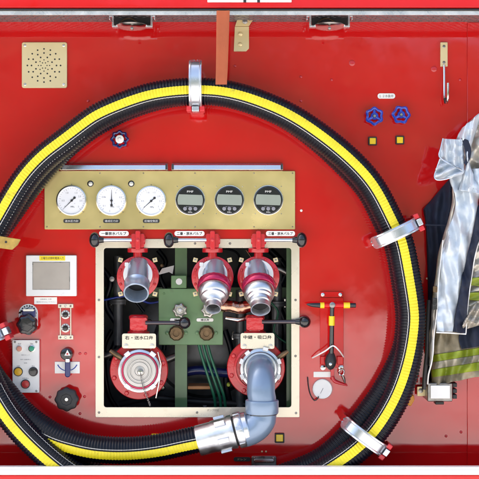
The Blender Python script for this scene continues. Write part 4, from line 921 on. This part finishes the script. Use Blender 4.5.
# upper right lime stripe of the same suit
sj = thing('striped_sleeve', 'folded sleeve with lime and silver stripes at the right edge', 'sleeve', W(475, 330, .1))
dsf = lambda x, y, u, v: .10 + .035 * rnd(u * .5 + .1) + .008 * math.sin(y * .5 + x * .2)
cloth('sleeve', M['silverlin'], sj, [(472, 236), (468, 262), (464, 285), (463, 300), (464, 309)], [(505, 230), (505, 262), (505, 285), (505, 300), (505, 305)], dsf, 24, 40)
cloth('lime_stripe', M['lime'], sj, [(464, 277), (463.5, 281), (463, 285)], [(505, 279), (505, 283), (505, 287)], lambda x, y, u, v: dsf(x, y, (x - 464) / 40, 0) + .012, 20, 5, .002)
cloth('lime_stripe', M['lime'], sj, [(463.5, 293), (463, 296), (462.5, 300)], [(505, 292), (505, 296), (505, 300)], lambda x, y, u, v: dsf(x, y, (x - 464) / 40, 0) + .012, 20, 5, .002)
cf = thing('silver_glove', 'crumpled silver glove cuff resting under the striped sleeve, right edge', 'glove', W(472, 330, .12))
dg_ = lambda x, y, u, v: .125 + .03 * rnd(v * .8 + .1) + .010 * math.sin(x * .9 + y * .5) + .012 * nz(x, y, .15)
cloth('cuff', M['silverlin'], cf, [(466, 308), (463.5, 318), (463, 326), (463.5, 330)], [(503, 290), (504, 304), (504, 312), (504, 318)], dg_, 36, 26)
# silver coat: long flap, navy trim, hood
fc = thing('silver_fire_coat', 'long aluminised silver fire coat with a hood and navy trim', 'coat', W(450, 333, .12))
def crease(x, y, s_, k): return .5 - abs(nz(x, y, s_, k)) * 2
def df(x, y, u, v): return .133 + .022 * rnd(u * .9 + .05, .7) + .014 * crease(x * 1.6, y * .6, .045, 5) + .004 * crease(x * 1.3, y * .8, .09, 8) * (1.4 - v) + .008 * math.sin(x * .42 - y * .10 + 2.5 * nz(x, y, .02)) * (1.3 - .6 * v) + .012 * nz(x, y, .055) + .006 * nz(x, y, .16, 3)
cloth('flap', M['silvercloth'], fc, [(449, 172), (450, 182), (455, 196), (454.5, 210), (449, 228), (443.5, 246), (440, 262), (437.5, 285), (436.5, 305), (436.3, 320), (436.3, 331.5)], [(505, 165), (492, 178), (480, 196), (478, 210), (474.5, 224), (471, 240), (467, 256), (462, 280), (458, 300), (455, 318), (452.6, 331.8)], df, 34, 90)
cloth('lining_edge', M['silverlin'], fc, [(452, 184), (452, 200), (449, 216), (443, 236), (438, 254), (435.5, 275), (432.5, 295), (431, 315), (430, 338), (429, 366)], [(455, 184), (457, 200), (456, 216), (450, 236), (445, 254), (441.5, 275), (440, 295), (438.5, 315), (434.5, 338), (431.5, 366)], lambda x, y, u, v: .110 + .016 * rnd(u, .6) + .008 * nz(x, y, .12), 12, 80)
cloth('navy_trim', M['navytrim'], fc, [(480, 196), (478, 210), (474.5, 224), (471, 240), (467, 256), (462, 280), (458, 300), (455, 318), (452.6, 331.8)], [(505, 196), (505, 214), (488, 228), (478.5, 242), (474.5, 256), (470.5, 280), (468, 300), (466.6, 318), (465.8, 333.2)], lambda x, y, u, v: df(x, y, .85, .5) - .004 + .012 * rnd(u * .8 + .1), 18, 70)
mb = MB().tube([W(436.2, 332.4, .150), W(450, 333.0, .160), W(466, 334, .15)], L(.7), 8); mb.build('hem', M['whitep'], fc)
mb = MB().tube(spline([W(465.9, 333.5, .15), W(467, 318, .15), W(468.5, 300, .15), W(471.2, 280, .15), W(475.2, 256, .155), W(480, 240, .155), W(490, 226, .155)], .01), L(.55), 8); mb.build('piping', M['whitep'], fc)
mb = MB().tube(spline([W(443, 240, .15), W(440.6, 262, .152), W(438.2, 285, .152), W(437, 310, .152), W(434, 336, .145), W(433, 354, .14), W(429.5, 371, .13)], .01), L(.55), 8); mb.build('zip_edge', M['whitep'], fc)
MB().plate(432.4, 298, 437.4, 310, .150, .158, 1.4).build('zip_pull', M['plastic'], fc, bevel=.002)
mb = MB().plate(433, 286, 437.6, 292.5, .146, .154, 1.4); mb.build('snap_hook', M['bronze'], fc, bevel=.002)
# hood and bow-like folded collar
hood = cloth('hood', M['silverlin'], fc, [(505, 96), (484, 110), (472, 119), (464, 127), (457, 137), (454, 150), (453, 162), (455, 176), (460, 190)], [(506, 97), (505, 112), (505, 125), (505, 140), (505, 150), (505, 160), (505, 170), (505, 180), (500, 192)], lambda x, y, u, v: .07 + .075 * rnd(u * .5 + .02, .5) + .010 * math.sin(x * .35 + y * .2) + .022 * crease(x, y, .06, 6), 44, 60)
cloth('collar', M['silvercloth'], fc, [(462, 128), (457, 138), (462, 146), (466, 160), (462, 176), (458, 190)], [(482, 112), (476, 132), (470.5, 150), (470.5, 166), (480, 186), (492, 196)], lambda x, y, u, v: .145 + .028 * rnd(u, .6) + .008 * math.sin(x * .8 + y * .15) + .014 * crease(x, y, .07, 9), 20, 40)
cloth('bow_fold', M['silvercloth'], fc, [(443, 138.6), (441, 148), (439, 157), (446, 163), (457, 169), (462, 172)], [(462, 139.6), (463.5, 146), (464, 153), (464.5, 160), (464, 166), (463.5, 171)], lambda x, y, u, v: .155 + .024 * rnd(u, .7) + .008 * math.sin(x * .75) + .014 * crease(x, y, .09, 3), 26, 34)
cloth('bow_fold', M['silvercloth'], fc, [(440.5, 159), (437, 168), (434.8, 176), (436, 179.6)], [(463, 168), (464, 171.5), (462, 174.5), (452, 177.5)], lambda x, y, u, v: .165 + .022 * rnd(v, .7) + .012 * math.sin(x * .4 + y * .8) + .012 * crease(x, y, .12, 1), 30, 26)
cloth('fold_shadow_patch', M['navy'], fc, [(461.5, 138), (464, 146), (466, 156), (464, 163)], [(468, 140), (471, 148), (470.5, 157), (466, 166)], lambda x, y, u, v: .182, 8, 20)  # flat navy sheet stands in for the shade between bow and collar
mb = MB().tube(spline([W(443, 138.4, .17), W(440.8, 148, .172), W(439.2, 156.5, .176), W(448, 163, .188), W(458, 168.5, .19), W(463, 171, .186)], .006), L(.7), 8); mb.build('fold_piping', M['aluw'], fc)
mb = MB().tube(spline([W(440, 159, .178), W(436.8, 168, .18), W(434.4, 176.4, .18), W(437, 179.8, .186), W(446, 179, .186), W(458, 174.5, .186)], .006), L(.7), 8); mb.build('fold_piping', M['aluw'], fc)
# dark straps and buckle box
bs = thing('hanging_strap', 'black strap hanging down behind the zip edge of the silver coat', 'strap', W(430, 390, .04))
MB().tube(spline([W(429, 300, .10), W(427.5, 330, .105), W(427, 352, .105), W(425, 372, .10), W(424, 389, .09)], .01), L(2.2), 10).build('webbing', M['dullblack'], bs)
MB().tube(spline([W(433, 340, .125), W(432, 360, .13), W(428.6, 374, .12), W(427.6, 384, .1)], .01), L(.8), 8).build('cord', M['whitep'], bs)
bx = thing('clothing_clasp', 'white faced metal clasp box gripping the trouser hem', 'clasp', W(441, 402, 0))
MB().plate(427.5, 383, 452.6, 401.6, .0005, .085, 1.2).build('case', M['darksteel'], bx, bevel=.003)
MB().plate(430.6, 385.4, 450, 398.6, .085, .092, .5).build('white_face', M['whitep'], bx, bevel=.001)
MB().plate(417.2, 386.6, 428, 396.2, .02, .03, .6).build('side_plate', M['champagne'], bx, bevel=.001)
MB().disc(420.8, 390.6, .03, [(2.3, 0), (2.3, .003), (1.2, .004)], seg=18).build('bolt', M['darksteel'], bx)
for y in (385, 391, 396.6): MB().plate(452.6, y - 2, 457, y + 2.2, .02, .07, .6).build('hinge_knuckle', M['dullblack'], bx, bevel=.002)
MB().plate(435.6, 401.6, 444, 404.6, .02, .06, .5).build('catch', M['dullblack'], bx, bevel=.002)
tag(MB().prism([(409, 396), (414, 395), (414.6, 400), (411, 406.4), (407.5, 405)], .01, .05).build('orange_tab', M['orange'], org=W(411, 406), bevel=.003), 'small orange tab sticking out behind the hose near the clasp', 'tab')
MB().disc(427, 278.5, 0, [(1, -.001), (1, .003), (.4, .004)], seg=12).build('rivet', M['champagne'], panel)
rb = tag(MB().plate(405, 300, 425, 302, .0005, .002).build('trim_strip', M['redcast'], org=W(415, 302)), 'thin red trim strip behind the hose', 'trim') if False else None

# name board at the very top
nb = thing('name_board', 'white name board with a black framed section on the body above', 'sign', W(249.5, 2.4, FR))
d0 = FR
MB().plate(207.4, -14, 291.6, 2.2, d0 + .001, d0 + .005, .5).build('board', M['whitep'], nb, bevel=.001)
MB().plate(243.4, -14, 246.2, 2.5, d0 + .005, d0 + .0056).build('black_edge', M['ink'], nb)
MB().plate(257.2, -14, 260, 2.5, d0 + .005, d0 + .0056).build('black_edge', M['ink'], nb)

# ------------------------------------------------------------------ light, sky, camera
w = bpy.data.worlds.new('World'); SC.world = w; w.use_nodes = True; nt = w.node_tree
sky = nt.nodes.new('ShaderNodeTexSky'); sky.sky_type = 'NISHITA'; sky.sun_disc = False
EL, ROT = math.radians(57), math.radians(-81)
sky.sun_elevation = EL; sky.sun_rotation = ROT; sky.air_density = 1.0; sky.dust_density = 4; sky.ozone_density = .3
bg = nt.nodes['Background']; nt.links.new(sky.outputs['Color'], bg.inputs['Color']); bg.inputs['Strength'].default_value = .15
sd = Vector((math.sin(ROT) * math.cos(EL), math.cos(ROT) * math.cos(EL), math.sin(EL)))
sl = bpy.data.lights.new('Sun', 'SUN'); sl.energy = 3.5; sl.angle = math.radians(.53); sl.color = (1, .96, .9)
so = bpy.data.objects.new('Sun', sl); C.objects.link(so); so.rotation_euler = (-sd).to_track_quat('-Z', 'Y').to_euler(); so.location = (0, 3, 5)
cd = bpy.data.cameras.new('Camera'); cam = bpy.data.objects.new('Camera', cd); C.objects.link(cam)
cam.location = (0, -D, 0); cam.rotation_euler = (PI / 2, 0, 0); cd.sensor_width = 36; cd.lens = 36 * D / (479 / S); cd.clip_end = 500
SC.camera = cam
SC.view_settings.view_transform = 'Standard'; SC.view_settings.look = 'None'; SC.view_settings.exposure = 1.28; SC.view_settings.gamma = 1
